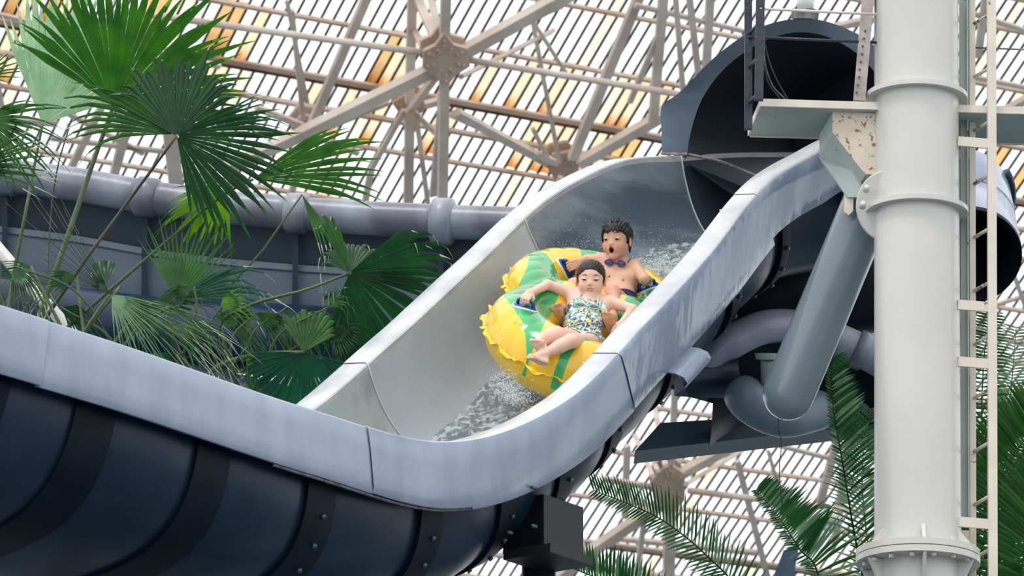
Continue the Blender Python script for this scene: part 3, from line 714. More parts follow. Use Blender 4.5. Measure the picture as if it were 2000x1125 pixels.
mb = MB(); q = P3[31]; t_ = unit(P3[32] - P3[30]); mb.tube([q - t_ * .035, q - t_ * .03, q + t_ * .03, q + t_ * .035], [.086, .1, .1, .086], 24); mb.build('joint_collar', M_GSK, lf2)
P = []
for i in range(4, 40, 2):
    b = P3[i]; P.append([b + [0, .05, -.04], b + [0, .12, -.16], b + [0, .3, -.27], b + [0, .6, -.3], b + [0, .9, -.1]])
mb = MB(); mb.grid(P); mb.build('hull', M_HULLRIB, lf2)
mb = MB(); mb.grid([[un(x, y, d) for x, y, d in ((1325 + k * 0, 705, 20.7), (1330, 740, 20.6), (1345, 775, 20.7), (1400, 790, 21.0))] if k == 0 else [un(x + k * 38, y - k * 3, d + .05 * k) for x, y, d in ((1325, 700, 20.75), (1330, 735, 20.6), (1345, 775, 20.7), (1380, 785, 21.0))] for k in range(4)]); mb.build('end_wall', M_HULL, lf2)
mb = MB(); boxm(mb, un(1375, 740, 20.95), .24, .2, .14, rotm((0, 0, 1), .3)); mb.build('support_box', M_HULL, lf2, smooth=False)
mb = MB(); mb.tube([un(1500, 690, 20.6), un(1500, 702, 20.6)], [.066, .058], 28); mb.tube([un(1500, 700, 20.6), un(1500, 760, 20.7)], .036, 20); mb.build('pipe_stub', M_GREYP, lf2, angle=40)
mb = MB(); mb.tube(spline([un(1440, 752, 20.7), un(1470, 790, 20.65), un(1530, 815, 20.8), un(1600, 800, 21)], 20), [.07, .085, .095] + [.1] * 17, 24); mb.build('lower_bend', M_GPAN, lf2)
bm_ = thing('cross_beam', 'blue-grey steel box beam running level behind the lower end of the fat strut', 'beam', un(1450, 850, 21.6))
M_BEAM = mat('blue_grey_paint', (58, 76, 92), .4, (70, 88, 102), 3)
mb = MB(); mb.prism([un(1240, 881, 21.3), un(1290, 826, 21.4), un(1480, 814, 21.5), un(1760, 762, 21.7), un(1760, 822, 21.7), un(1620, 838, 21.6)], [0, .25, 0]); mb.build('beam', M_BEAM, bm_, smooth=False)
mb = MB(); mb.prism([un(1575, 770, 21.3), un(1700, 760, 21.4), un(1700, 768, 21.4), un(1575, 778, 21.3)], [0, .1, 0]); mb.build('top_plate', M_GREYP, bm_, smooth=False)
lf3 = thing('water_slide', 'curled blue-grey flume turn seen from below behind the ladder, right edge', 'water slide', un(1890, 450, 22))
A3 = unit(.50 * UPV + .866 * FW); u3 = RT; v3 = np.cross(A3, u3); v3 *= -1 if v3[2] > 0 else 1
C3 = un(1888, 497, 22.3); r3 = 108 * 22.3 / FPX
def ring3(r, h, sx=1.0): return [C3 + A3 * h + RT * (-.02 * h) + (u3 * math.cos(a) * r * sx + v3 * math.sin(a) * r) for a in np.linspace(-math.pi, math.pi, 49)]
mb = MB(); mb.grid([ring3(r3, 0), ring3(r3 * 1.02, .28), ring3(r3 * 1.0, .29)]); mb.build('turn_wall', M_SKIRT, lf3, angle=40)
mb = MB(); mb.grid([ring3(r3 * 1.0, .30), ring3(r3 * 1.03, .31), ring3(r3 * 1.05, .62)]); mb.build('turn_wall', M_SKIRT, lf3, angle=40)
mb = MB(); mb.grid([ring3(r3, 0), ring3(r3 * .99, -.03), ring3(r3 * .86, 0), ring3(r3 * .84, .12), ring3(r3 * .8, .5), ring3(.02, .55)]); mb.build('turn_lining', M_HULLRIB, lf3, angle=60)
mb = MB(); mb.tube(ring3(r3 * 1.06, .62)[20:], .03, 8); mb.build('turn_rib', M_HULL, lf3)
lp = thing('floodlight', 'white bowl floodlight hung on the roof truss behind the palm fronds, lower right', 'light', un(1612, 1015, 40))
kk = 40 / FPX
c = un(1612, 1012, 40); mb = MB(); mb.tube([c + [0, 0, 20 * kk], on_roof(1612, 985, .3)], .02, 6); mb.build('hanger_rod', M_BEIGE2, lp); mb = MB(); mb.tube([c + [0, 0, 14 * kk], c + [0, 0, 0], c + [0, 0, -14 * kk]], [20 * kk, 34 * kk, 26 * kk], 24); mb.build('bowl', M_WHITE, lp)
mb = MB(); mb.tube([c + [0, 0, 14 * kk], c + [0, 0, 26 * kk]], [14 * kk, 11 * kk], 16); mb.build('cap', M_BLACK, lp)
dk = thing('speaker_box', 'dark blue banner-like box on the truss behind the lower right palm', 'box', un(1540, 1090, 42))
mb = MB(); mb.prism([un(1505, 1140, 42), un(1530, 1075, 42), un(1562, 1060, 42), un(1548, 1140, 42)], [0, .3, 0]); mb.build('box', M_BEAM, dk, smooth=False)
# ------------------------------------------------------------------ palms
def leafmat(name, rgb, rgb2, tr=.35, rough=.38, scale=9):
    m = mat(name, rgb, rough, rgb2, scale, spec=.5); nt = m.node_tree; b = nt.nodes['Principled BSDF']
    out = [n for n in nt.nodes if n.type == 'OUTPUT_MATERIAL'][0]
    tl = nt.nodes.new('ShaderNodeBsdfTranslucent'); mx = nt.nodes.new('ShaderNodeMixShader'); mx.inputs[0].default_value = tr
    c = b.inputs['Base Color'].links[0].from_socket
    h = nt.nodes.new('ShaderNodeHueSaturation'); h.inputs['Hue'].default_value = .485; h.inputs['Saturation'].default_value = 1.15; h.inputs['Value'].default_value = 1.7
    nt.links.new(c, h.inputs['Color']); nt.links.new(h.outputs[0], tl.inputs[0])
    nt.links.new(b.outputs[0], mx.inputs[1]); nt.links.new(tl.outputs[0], mx.inputs[2]); nt.links.new(mx.outputs[0], out.inputs[0])
    return m
ML_G = leafmat('palm_green', (38, 84, 34), (54, 108, 40))
ML_D = leafmat('palm_dark_green', (24, 62, 36), (34, 80, 40), .28)
ML_P = leafmat('palm_pale_green', (128, 168, 128), (156, 190, 150), .4)
ML_T = leafmat('palm_pale_tips', (168, 182, 158), (196, 200, 176), .3)
ML_S = leafmat('palm_blue_green', (22, 74, 58), (34, 92, 66), .25, .42)
ML_Y = leafmat('palm_lime', (70, 124, 30), (96, 150, 44), .45)
ML_B = leafmat('dry_palm_straw', (158, 146, 118), (120, 104, 80), .3)
M_PET = mat('petiole_green', (64, 86, 50), .45, (84, 100, 62), 8)
M_PETB = mat('petiole_brown', (78, 80, 62), .5, (62, 60, 48), 8)
M_BARK = mat('palm_bark', (96, 84, 70), .9, (66, 56, 46), 14, bump=.5, bscale=18)
DN = np.array([0, 0, -1.0])
def fan_frond(parent, hub, ang, Lpx, spread, n, mats, tilt=0.0, roll=0.0, split=.55, droop=.15, seed=0, stem=None, stem_r=.0085, squash=1.0, tipdroop=0.0, tipmat=True, sink=0.0, wavy=.02, stem_m=None):
    rnd = random.Random(seed)
    h = un(*hub); L = Lpx * hub[2] / FPX
    a = math.radians(ang)
    ex = RT * math.cos(a) + UPV * math.sin(a); ey = -RT * math.sin(a) + UPV * math.cos(a); nz = -FW
    Rt = rotm(ey, math.radians(tilt)); ex2 = Rt @ ex; nz = Rt @ nz
    Rr = rotm(ex2, math.radians(roll)); ey2 = Rr @ ey; nz = Rr @ nz
    fr = bpy.data.objects.new('frond', None)
    mb = MB(); S2 = math.radians(spread) / 2; dth = 2 * S2 / n
    ts = [.02, .18, .36, split, split + (1 - split) * .3, split + (1 - split) * .6, split + (1 - split) * .85, 1.0]
    for k in range(n):
        th = -S2 + (k + .5) * dth
        Lk = L * (1 - .28 * abs(th / S2) ** 2) * rnd.uniform(.86, 1.06)
        dj = rnd.uniform(-.10, .10); cup = rnd.uniform(-wavy, wavy); dr = droop * rnd.uniform(.3, 1.5); td = tipdroop * rnd.uniform(.4, 1.3)
        rows = []
        for t in ts:
            r = t * Lk
            aa = th + dj * max(0, t - split) ** 1.0 * 1.2
            d = ex2 * math.cos(aa) + ey2 * math.sin(aa) * squash; s = -ex2 * math.sin(aa) + ey2 * math.cos(aa) * squash
            c = h + d * r + nz * (sink * math.sin(t * 2.2) * L + cup * L * t) + DN * dr * L * t ** 3
            if td and t > split: 
                f = (t - split) / (1 - split); c = c - d * Lk * .45 * td * f * f + DN * td * L * .55 * f ** 1.6
            if t <= split: wd = math.tan(dth / 2) * r
            else:
                f = (t - split) / (1 - split); wd = math.tan(dth / 2) * split * Lk * (1 - f) ** .8 * 1.0
            wd = max(wd, .0006)
            rows.append([c - s * wd, c + nz * wd * .55, c + s * wd])
        base = mb.n
        mb.grid(rows)
        if tipmat and len(mats) > 1:
            nq = 14
            for q in range(nq): mb.mi[-nq + q] = 1 if q // 2 >= 5 and rnd.random() < tipmat else 0
    blade = mb.build('frond', mats, parent)
    if stem:
        mb = MB(); P = spline([h] + [un(*q) for q in stem], 18); mb.tube(P, np.linspace(stem_r * .75, stem_r * 1.3, 18), 8); mb.build('petiole', stem_m or M_PET, blade)
    bpy.data.objects.remove(fr)
    return blade

def trunk(parent, top, r=.12):
    mb = MB(); P = [np.array([top[0], top[1], z]) for z in np.linspace(0, top[2], 16)]
    mb.tube(P, [r * (1.15 if i % 2 else 1.0) for i in range(16)], 14); mb.build('trunk', M_BARK, parent)
crown = un(230, 860, 21.3)
p1 = thing('fan_palm', 'tall fan palm with broad pleated leaves rising behind the near slide wall, upper left', 'palm', crown * [1, 1, 0])
trunk(p1, crown)
cr = (230, 850, 21.3)
fan_frond(p1, (83, 243, 21.9), 66, 330, 92, 24, [ML_P, ML_T], tilt=14, split=.66, droop=.03, seed=1, stem=[(66, 330, 21.9), (48, 425, 21.8), (30, 520, 21.8), (10, 640, 21.7)])
fan_frond(p1, (222, 205, 21.6), 60, 330, 165, 38, [ML_G, ML_Y], tilt=-20, roll=12, split=.66, droop=.08, seed=2, stem=[(188, 300, 21.6), (150, 410, 21.5), (112, 520, 21.45), (70, 640, 21.4)], stem_r=.013, tipmat=.4)
fan_frond(p1, (345, 266, 21.2), 88, 215, 125, 26, [ML_D, ML_T], tilt=8, roll=-8, split=.70, droop=.12, seed=3, tipdroop=.15, tipmat=.3)
fan_frond(p1, (340, 262, 21.25), 158, 290, 48, 10, [ML_G, ML_T], tilt=-10, split=.45, droop=.12, seed=31, tipdroop=.25, tipmat=.8)
fan_frond(p1, (345, 266, 21.1), -22, 245, 115, 26, [ML_D, ML_G], tilt=10, roll=10, split=.66, droop=.12, seed=4, stem=[(290, 340, 21.2), (232, 418, 21.3), (175, 496, 21.3), (110, 590, 21.3), (60, 665, 21.3)], stem_m=M_PETB)
fan_frond(p1, (410, 240, 21.15), 15, 170, 42, 8, [ML_S, ML_T], tilt=0, split=.4, droop=.20, seed=5, tipmat=.5)
fan_frond(p1, (495, 350, 21.3), 15, 285, 50, 14, [ML_G, ML_Y], tilt=-5, roll=14, split=.66, droop=.12, seed=6, stem=[(430, 385, 21.3), (330, 468, 21.4), (222, 560, 21.4), (120, 650, 21.4)], tipmat=.4)
fan_frond(p1, (440, 375, 21.5), 205, 160, 150, 20, [ML_Y, ML_G], tilt=10, roll=-40, split=.5, droop=.35, seed=7, squash=.8)
fan_frond(p1, (-30, 232, 21.4), -18, 190, 110, 16, [ML_G, ML_S], split=.35, droop=.2, seed=8, stem=[(-60, 400, 21.4), (60, 700, 21.4), cr])
fan_frond(p1, (-60, 330, 21.3), 12, 200, 60, 12, [ML_G, ML_T], split=.35, droop=.15, seed=81)
fan_frond(p1, (-40, 150, 22.0), 20, 120, 60, 8, [ML_G, ML_T], split=.3, droop=.1, seed=82)
mb = MB(); mb.tube(spline([un(135, 250, 21.7), un(112, 330, 21.7), un(98, 440, 21.7), un(90, 640, 21.6)], 14), .004, 5); mb.build('stalk', M_PETB, p1)

crown2 = un(520, 900, 21.3)
p2 = thing('fan_palm', 'shorter fan palm with drooping white-tipped leaves in the gap before the grey slide rim', 'palm', crown2 * [1, 1, 0])
trunk(p2, crown2)
c2 = (520, 880, 21.3)
fan_frond(p2, (683, 533, 21.15), 80, 130, 150, 18, [ML_D, ML_T], tilt=30, split=.5, droop=.05, seed=10, tipdroop=.9, tipmat=.95)
fan_frond(p2, (683, 533, 21.1), 112, 170, 22, 5, [ML_G, ML_T], tilt=0, split=.6, droop=.05, seed=11, tipdroop=.3)
fan_frond(p2, (683, 533, 21.12), 10, 275, 60, 14, [ML_D, ML_T], tilt=-20, roll=25, split=.66, droop=.05, seed=12, tipdroop=.25, stem=[(600, 565, 21.1), (480, 600, 21.1), (430, 660, 21.2), c2], tipmat=.7)
fan_frond(p2, (683, 533, 21.05), -52, 205, 125, 24, [ML_D, ML_G], tilt=18, split=.7, droop=.15, seed=13, tipmat=.2)
fan_frond(p2, (345, 582, 21.3), 62, 190, 125, 26, [ML_G, ML_G], tilt=20, roll=5, split=.42, droop=.02, seed=14, stem=[(330, 640, 21.3), (400, 760, 21.3), c2])
fan_frond(p2, (350, 582, 21.25), 18, 270, 42, 9, [ML_S, ML_T], tilt=0, split=.4, droop=.12, seed=15, tipdroop=.35, tipmat=.9)
fan_frond(p2, (593, 688, 21.0), 78, 120, 95, 12, [ML_G, ML_S], tilt=20, split=.75, droop=.03, seed=16, tipdroop=.2)
fan_frond(p2, (593, 688, 20.95), 262, 165, 170, 30, [ML_S, ML_Y], tilt=25, roll=0, split=.72, droop=.05, seed=17, stem=[(510, 692, 21.0), (420, 720, 21.1), (380, 800, 21.2), c2], stem_r=.013)
fan_frond(p2, (560, 640, 21.2), 15, 150, 80, 12, [ML_G, ML_T], split=.4, droop=.5, seed=18, tipdroop=.5)
fan_frond(p2, (590, 380, 21.35), -62, 150, 22, 5, [ML_G, ML_T], tilt=-10, split=.5, droop=.0, seed=19, tipdroop=.3, stem=[(520, 480, 21.3), (430, 620, 21.3), c2], stem_r=.006)

crown3 = un(120, 760, 21.0)
p3 = thing('fan_palm', 'low fan palm with shaggy pale drooping leaves beside the white pipe at left', 'palm', crown3 * [1, 1, 0])
trunk(p3, crown3, .1)
c3 = (180, 760, 21.0)
fan_frond(p3, (215, 575, 20.9), 138, 255, 48, 13, [ML_D, ML_B], tilt=0, split=.12, droop=-.02, seed=20, stem=[(170, 640, 20.9), (120, 740, 21.0)])
fan_frond(p3, (218, 575, 20.85), -48, 250, 82, 26, [ML_P, ML_T], tilt=10, split=.14, droop=.15, seed=21, tipmat=1)
fan_frond(p3, (218, 578, 20.95), -20, 300, 40, 12, [ML_G, ML_T], tilt=-10, split=.2, droop=.35, seed=22)
fan_frond(p3, (205, 560, 21.05), 100, 80, 60, 6, [ML_D, ML_T], tilt=30, split=.8, droop=.02, seed=23, tipdroop=.5)
fan_frond(p3, (60, 520, 21.2), 195, 130, 80, 14, [ML_G, ML_B], split=.15, droop=.3, seed=24, stem=[(100, 600, 21.1), c3])
fan_frond(p3, (150, 540, 21.2), 185, 150, 70, 14, [ML_G, ML_T], split=.2, droop=.4, seed=25, stem=[(160, 620, 21.1), c3], tipdroop=.5)
fan_frond(p3, (290, 600, 21.15), 20, 260, 50, 14, [ML_G, ML_B], split=.25, droop=.35, seed=26, tipdroop=.8, tipmat=.9)
fan_frond(p3, (420, 620, 21.15), 0, 200, 70, 16, [ML_G, ML_B], split=.25, droop=.4, seed=27, tipdroop=.9, tipmat=1)
fan_frond(p3, (260, 590, 21.2), -75, 170, 90, 16, [ML_D, ML_G], split=.3, droop=.2, seed=28)
fan_frond(p3, (470, 640, 21.1), -60, 150, 60, 14, [ML_G, ML_B], split=.15, droop=.3, seed=29)
for k, q in enumerate([[(235, 560), (160, 660), (110, 780)], [(300, 590), (230, 660), (170, 780)], [(330, 600), (260, 650), (200, 760)]]):
    mb = MB(); mb.tube(spline([un(x, y, 20.95) for x, y in q], 12), .009, 7); mb.build('petiole', M_PET, p3)

for k, (hx, hy, an, L_, sp_, nn_, mm_, td_) in enumerate([(330, 640, 350, 190, 70, 18, [ML_G, ML_T], .6), (430, 600, 30, 110, 90, 14, [ML_Y, ML_G], .5), (500, 610, -30, 170, 60, 16, [ML_G, ML_B], .8), (560, 600, -70, 150, 60, 14, [ML_D, ML_B], .7),
        (640, 600, 60, 90, 120, 14, [ML_G, ML_T], .6), (650, 640, -40, 120, 110, 16, [ML_D, ML_G], .3), (380, 560, 200, 120, 60, 12, [ML_D, ML_G], .5), (120, 600, -30, 150, 90, 16, [ML_D, ML_G], .4), (480, 680, -60, 150, 60, 16, [ML_G, ML_Y], .2), (30, 520, -60, 140, 80, 14, [ML_D, ML_P], .5), (300, 690, -30, 160, 70, 14, [ML_D, ML_G], .3)]):
    fan_frond(p3 if hx < 400 else p2, (hx, hy, 21.0 + .05 * (k % 4)), an, L_, sp_, nn_, mm_, tilt=(k % 3 - 1) * 15, roll=(k % 4 - 1.5) * 18, split=.3, droop=.25, seed=50 + k, tipdroop=td_, tipmat=.9, stem=[(hx * .6 + 150, hy + 70, 21.1), (300 if hx < 400 else 500, 850, 21.2)], stem_r=.006)
def feather_frond(parent, pts, L0, L1, side, mats, seed=0, sp=7.0, lean=.55, curl=.12, r=.006, wd=.0055):
    """pts: (px,py,depth) along the rachis from tip to base; L in px; side -1/1/0 both"""
    rnd = random.Random(seed); n = 60; P = spline([un(*p) for p in pts], n)
    mb = MB(); mb.tube(P, np.linspace(.002, r, n), 7); fo = mb.build('frond', mats[0], parent)
    t = np.gradient(P, axis=0); t /= np.linalg.norm(t, axis=1)[:, None]
    Ltot = np.linalg.norm(np.diff(P, axis=0), axis=1).sum(); k = pts[0][2] / FPX; cnt = int(Ltot / (sp * k)); mb = MB()
    for s in ((-1, 1) if side == 0 else (side,)):
        for j in range(cnt):
            f = (j + rnd.random() * .5) / cnt; i = min(n - 1, int(f * n)); c = P[i]; td = -t[i]
            w_ = unit(np.cross(td, -FW)) * s
            d = unit(td * lean + w_ * (1 - lean * .5) + -FW * rnd.uniform(-.25, .35))
            L = (L0 + (L1 - L0) * min(1, f * 1.8)) * k * rnd.uniform(.85, 1.1)
            rows = []
            sd = unit(np.cross(d, -FW + rnd.uniform(-.5, .5) * w_))
            for q, ww in ((0, .5), (.3, 1), (.7, .75), (1, .05)):
                p = c + d * L * q + DN * curl * L * q * q; rows.append([p - sd * wd * ww, p - FW * wd * ww * .5, p + sd * wd * ww])
            mb.grid(rows, mi=0 if rnd.random() < .75 else 1)
    tag(mb.build('leaflets', mats, fo), kind='stuff')
ML_F = leafmat('feather_green', (34, 84, 44), (52, 110, 56), .35)
ML_F2 = leafmat('feather_pale', (104, 142, 110), (140, 168, 136), .3)
FM = [ML_F, ML_F2]
cp = un(1560, 1420, 20.6)
q1 = thing('feather_palm', 'feather palm reaching up with arching fronds at the bottom right of centre', 'palm', cp * [1, 1, 0]); trunk(q1, cp + [0, 0, .15], .12)
feather_frond(q1, [(1160, 958, 20.6), (1230, 985, 20.6), (1300, 1020, 20.6), (1380, 1085, 20.6), (1450, 1170, 20.6), (1540, 1400, 20.6)], 45, 95, 1, FM, 1, 6)
feather_frond(q1, [(1160, 958, 20.62), (1230, 985, 20.62), (1300, 1020, 20.62), (1380, 1085, 20.62), (1450, 1170, 20.62), (1540, 1400, 20.6)], 18, 50, -1, FM, 2, 8)
feather_frond(q1, [(1057, 1078, 20.3), (1120, 1110, 20.3), (1200, 1145, 20.3), (1300, 1210, 20.4), (1500, 1400, 20.6)], 38, 95, 1, FM, 3, 8, lean=.4, wd=.008)
feather_frond(q1, [(1478, 958, 20.4), (1520, 1010, 20.4), (1560, 1070, 20.4), (1600, 1140, 20.5), (1590, 1400, 20.6)], 45, 125, 1, FM, 4, 7, lean=.25, wd=.008)
feather_frond(q1, [(1478, 958, 20.42), (1520, 1010, 20.42), (1560, 1070, 20.42), (1600, 1140, 20.5), (1590, 1400, 20.6)], 12, 30, -1, FM, 5, 9, lean=.5)
cp = un(1740, 1350, 20.9)
q2 = thing('feather_palm', 'feather palm with tall upright fronds just behind the column left side', 'palm', cp * [1, 1, 0]); trunk(q2, cp + [0, 0, .15], .12)
feather_frond(q2, [(1622, 705, 20.5), (1628, 800, 20.5), (1645, 900, 20.5), (1672, 1060, 20.6), (1720, 1300, 20.9)], 40, 110, 1, FM, 6, 6, lean=.55, wd=.007)
feather_frond(q2, [(1622, 705, 20.5), (1628, 800, 20.5), (1645, 900, 20.5), (1672, 1060, 20.6), (1720, 1300, 20.9)], 16, 26, -1, FM, 7, 7, lean=.7)
feather_frond(q2, [(1700, 800, 21.2), (1685, 900, 21.2), (1690, 1020, 21.2), (1730, 1300, 21)], 50, 90, 0, [ML_F2, ML_F], 8, 8, lean=.5)
cp = un(2020, 1400, 20.9)
q3 = thing('feather_palm', 'dense feather palm fronds showing behind the ladder at the right edge', 'palm', cp * [1, 1, 0]); trunk(q3, cp + [0, 0, .3], .12)
feather_frond(q3, [(1935, 610, 21.0), (1922, 700, 21.0), (1918, 820, 21.0), (1925, 960, 21.0), (1970, 1300, 20.9)], 30, 75, 0, FM, 9, 6, lean=.15, wd=.007)
feather_frond(q3, [(1985, 640, 21.3), (1975, 760, 21.3), (1965, 860, 21.3), (1990, 1200, 21.2)], 30, 60, 0, [ML_F2, ML_B], 10, 9, lean=.25)
feather_frond(q3, [(2080, 760, 20.8), (2030, 820, 20.8), (1975, 900, 20.8), (1930, 1010, 20.8), (1910, 1150, 20.9)], 60, 150, 0, [ML_G, ML_F], 11, 6, lean=.35, wd=.012)
feather_frond(q3, [(2120, 860, 20.6), (2050, 960, 20.6), (2000, 1080, 20.6), (1990, 1300, 20.8)], 80, 160, 0, [ML_G, ML_F], 12, 7, lean=.4, wd=.011)
feather_frond(q3, [(1925, 900, 20.9), (1935, 1000, 20.9), (1960, 1150, 20.9)], 50, 90, 0, FM, 13, 7, lean=.4, wd=.008)
# ------------------------------------------------------------------ swimming ring and riders
import openvdb as vdb
class SDF:
    """signed distance grid; primitives are blended smoothly inside their own boxes only"""
    def __init__(s, lo, hi, h):
        s.lo = np.asarray(lo, float); s.h = h; s.n = np.ceil((np.asarray(hi) - s.lo) / h).astype(int) + 1
        s.g = np.full(s.n, .06, np.float32)
    def box(s, c0, c1, m):
        a = np.clip(np.floor((np.minimum(c0, c1) - m - s.lo) / s.h).astype(int), 0, s.n - 1); b = np.clip(np.ceil((np.maximum(c0, c1) + m - s.lo) / s.h).astype(int) + 1, 1, s.n)
        ix = [np.arange(a[i], b[i]) for i in range(3)]
        P = np.stack(np.meshgrid(*[s.lo[i] + ix[i] * s.h for i in range(3)], indexing='ij'), -1)
        return tuple(slice(a[i], b[i]) for i in range(3)), P
    def put(s, sl, d, k, sub=False):
        g = s.g[sl]
        if sub:
            h = np.clip(.5 - .5 * (g + d) / k, 0, 1); s.g[sl] = g + (-d - g) * h + k * h * (1 - h)
        else:
            h = np.clip(.5 + .5 * (g - d) / k, 0, 1); s.g[sl] = g + (d - g) * h - k * h * (1 - h)
    def cone(s, a, b, ra, rb, k=.012, sub=False):
        a = np.asarray(a, float); b = np.asarray(b, float); sl, P = s.box(a, b, max(ra, rb) + .035)
        ba = b - a; t = np.clip(((P - a) @ ba) / (ba @ ba + 1e-12), 0, 1)
        d = np.linalg.norm(P - a - t[..., None] * ba, axis=-1) - (ra + (rb - ra) * t); s.put(sl, d, k, sub)
    def ell(s, c, r, R=np.eye(3), k=.012, sub=False):
        c = np.asarray(c, float); r = np.asarray(r, float); sl, P = s.box(c, c, r.max() + .035)
        q = (P - c) @ R                                   # columns of R are the local axes
        k0 = np.linalg.norm(q / r, axis=-1); k1 = np.linalg.norm(q / (r * r), axis=-1) + 1e-6
        s.put(sl, k0 * (k0 - 1) / k1, k, sub)
    def mesh(s, name, mats, parent=None, keep=None):
        g = vdb.FloatGrid(.06); g.copyFromArray(s.g); P, Q = g.convertToQuads(isovalue=0)
        V = s.lo + np.asarray(P, float) * s.h; F = np.asarray(Q)
        if keep is not None:
            c = V[F].mean(1); F = F[keep(c)]; u, inv = np.unique(F, return_inverse=True); V = V[u]; F = inv.reshape(F.shape)
        me = bpy.data.meshes.new(name); me.from_pydata(V.tolist(), [], F.tolist()); me.update()
        me.polygons.foreach_set('use_smooth', [True] * len(me.polygons))
        for m in (mats if isinstance(mats, (list, tuple)) else [mats]): me.materials.append(m)
        return me, V, F
def paint(me, C):
    a = me.color_attributes.new('Col', 'FLOAT_COLOR', 'POINT')
    a.data.foreach_set('color', np.hstack([C, np.ones((len(C), 1))]).astype(np.float32).ravel())
def attrmat(name, rough=.45, sss=.0, coat=0.0, bump=0.0, bscale=30, spec=.5):
    m = bpy.data.materials.new(name); m.use_nodes = True; nt = m.node_tree; b = nt.nodes['Principled BSDF']
    a = nt.nodes.new('ShaderNodeAttribute'); a.attribute_name = 'Col'; nt.links.new(a.outputs['Color'], b.inputs['Base Color'])
    b.inputs['Roughness'].default_value = rough; b.inputs['Coat Weight'].default_value = coat; b.inputs['Specular IOR Level'].default_value = spec
    if sss:
        b.inputs['Subsurface Weight'].default_value = sss; b.inputs['Subsurface Radius'].default_value = (.010, .0035, .002); b.inputs['Subsurface Scale'].default_value = 1
    if bump:
        t = nt.nodes.new('ShaderNodeTexCoord'); n = nt.nodes.new('ShaderNodeTexNoise'); n.inputs['Scale'].default_value = bscale
        nt.links.new(t.outputs['Object'], n.inputs['Vector']); bp = nt.nodes.new('ShaderNodeBump'); bp.inputs['Strength'].default_value = bump; bp.inputs['Distance'].default_value = .01
        nt.links.new(n.outputs[0], bp.inputs['Height']); nt.links.new(bp.outputs[0], b.inputs['Normal'])
    return m
def L3(c): return np.array(lin(c)[:3])

# --- ring frame
RC = (1108, 671); KD = .33
best = None
for i in range(60, 240):
    for m in np.linspace(-.2, .2, 21):
        q = proj(S(i, m, -KD)); e = (q[0] - RC[0]) ** 2 + (q[1] - RC[1]) ** 2 + (m * 60) ** 2
        if best is None or e < best[0]: best = (e, i, m)
ti, tm = best[1], best[2]
TO = S(ti, tm, -KD); tn = SLN[ti]; g_ = math.radians(-22)
tl0 = SLL[ti]; ta0 = -SLT[ti]
TA = unit(ta0 * math.cos(g_) + tl0 * math.sin(g_)); TL = unit(tl0 * math.cos(g_) - ta0 * math.sin(g_)); TN = unit(np.cross(TL, TA)); TN *= 1 if TN @ tn > 0 else -1
pt_ = math.radians(-6); TA, TN = TA * math.cos(pt_) + TN * math.sin(pt_), TN * math.cos(pt_) - TA * math.sin(pt_)
TA = unit([.05, .7911, .6097]); TL = unit([.9714, .1033, -.2137]); TN = unit([.2321, -.6029, .7633]); TO = np.array([.3709, 19.0851, 7.1455])
D0 = proj(TO)[2]; print('ring', ti, tm, D0, proj(TO), proj(TO + TA * .74), 'n.cam', TN @ -FW)
R1, r1_, R2, r2_, SPC = .345, .164, .301, .140, .59
def TP(a, l, n=0.0): return TO + TA * a + TL * l + TN * n
hh = .011
lo = np.array([-.56, -.56, -.22]); hi = np.array([SPC + .56, .56, .22])
X_ = [np.arange(lo[i], hi[i] + hh, hh) for i in range(3)]
GX, GY, GZ = np.meshgrid(*X_, indexing='ij')
ang1 = np.arctan2(GY, GX); ang2 = np.arctan2(GY, GX - SPC)
pf = lambda a, n: np.abs(np.sin(a * n / 2)) ** .5
d1 = np.sqrt((np.hypot(GX, GY) - R1) ** 2 + (GZ * 1.02) ** 2) - (r1_ - .004 + .006 * pf(ang1, 22) * (np.hypot(GX, GY) > R1))
d2 = np.sqrt((np.hypot(GX - SPC, GY) - R2) ** 2 + (GZ * 1.02) ** 2) - (r2_ - .004 + .006 * pf(ang2, 20) * (np.hypot(GX - SPC, GY) > R2))
kk_ = .05; h_ = np.clip(.5 + .5 * (d2 - d1) / kk_, 0, 1); dd_ = d2 + (d1 - d2) * h_ - kk_ * h_ * (1 - h_)
g = vdb.FloatGrid(.5); g.copyFromArray(dd_.astype(np.float32)); P, Q = g.convertToQuads(isovalue=0)
LV = lo + np.asarray(P, float) * hh; F = np.asarray(Q)[:, ::-1]
WV = TO + LV[:, :1] * TA + LV[:, 1:2] * TL + LV[:, 2:3] * TN
def squash(Wp, gap=.012):
    """the soft ring gives way where it meets the trough"""
    Wp = np.array(Wp, float); sh_ = Wp.shape; W_ = Wp.reshape(-1, 3); out = W_.copy()
    for a in range(0, len(W_), 4000):
        w_ = W_[a:a + 4000]; q = ((w_[:, None] - SLC[None]) ** 2).sum(-1).argmin(1); rel = w_ - SLC[q]
        l, n, t = (rel * SLL[q]).sum(1), (rel * SLN[q]).sum(1), (rel * SLT[q]).sum(1)
        n2 = np.maximum(n, -SD + gap + .004); sn = np.clip(-n2 / SD, 0, .9999) ** (1 / .8); lm = HA * np.sqrt(1 - sn ** 2) ** PEXP - gap
        l2 = np.where(n2 < 0, np.clip(l, -lm, lm), l)
        sn2 = np.sqrt(np.clip(1 - (np.abs(l) / HA) ** (2 / PEXP), 0, 1)); fl_ = -SD * sn2 ** .8 + gap      # lift towards the floor instead when that is nearer
        lift = fl_ - n; use = (lift > 0) & (lift < np.abs(l - l2)) & (np.abs(l) < HA * .97)
        l3 = np.where(use, l, l2); n3 = np.where(use, np.maximum(n, fl_), n2)
        out[a:a + 4000] = SLC[q] + SLT[q] * t[:, None] + SLL[q] * l3[:, None] + SLN[q] * n3[:, None]
    return out.reshape(sh_)
WV = squash(WV)
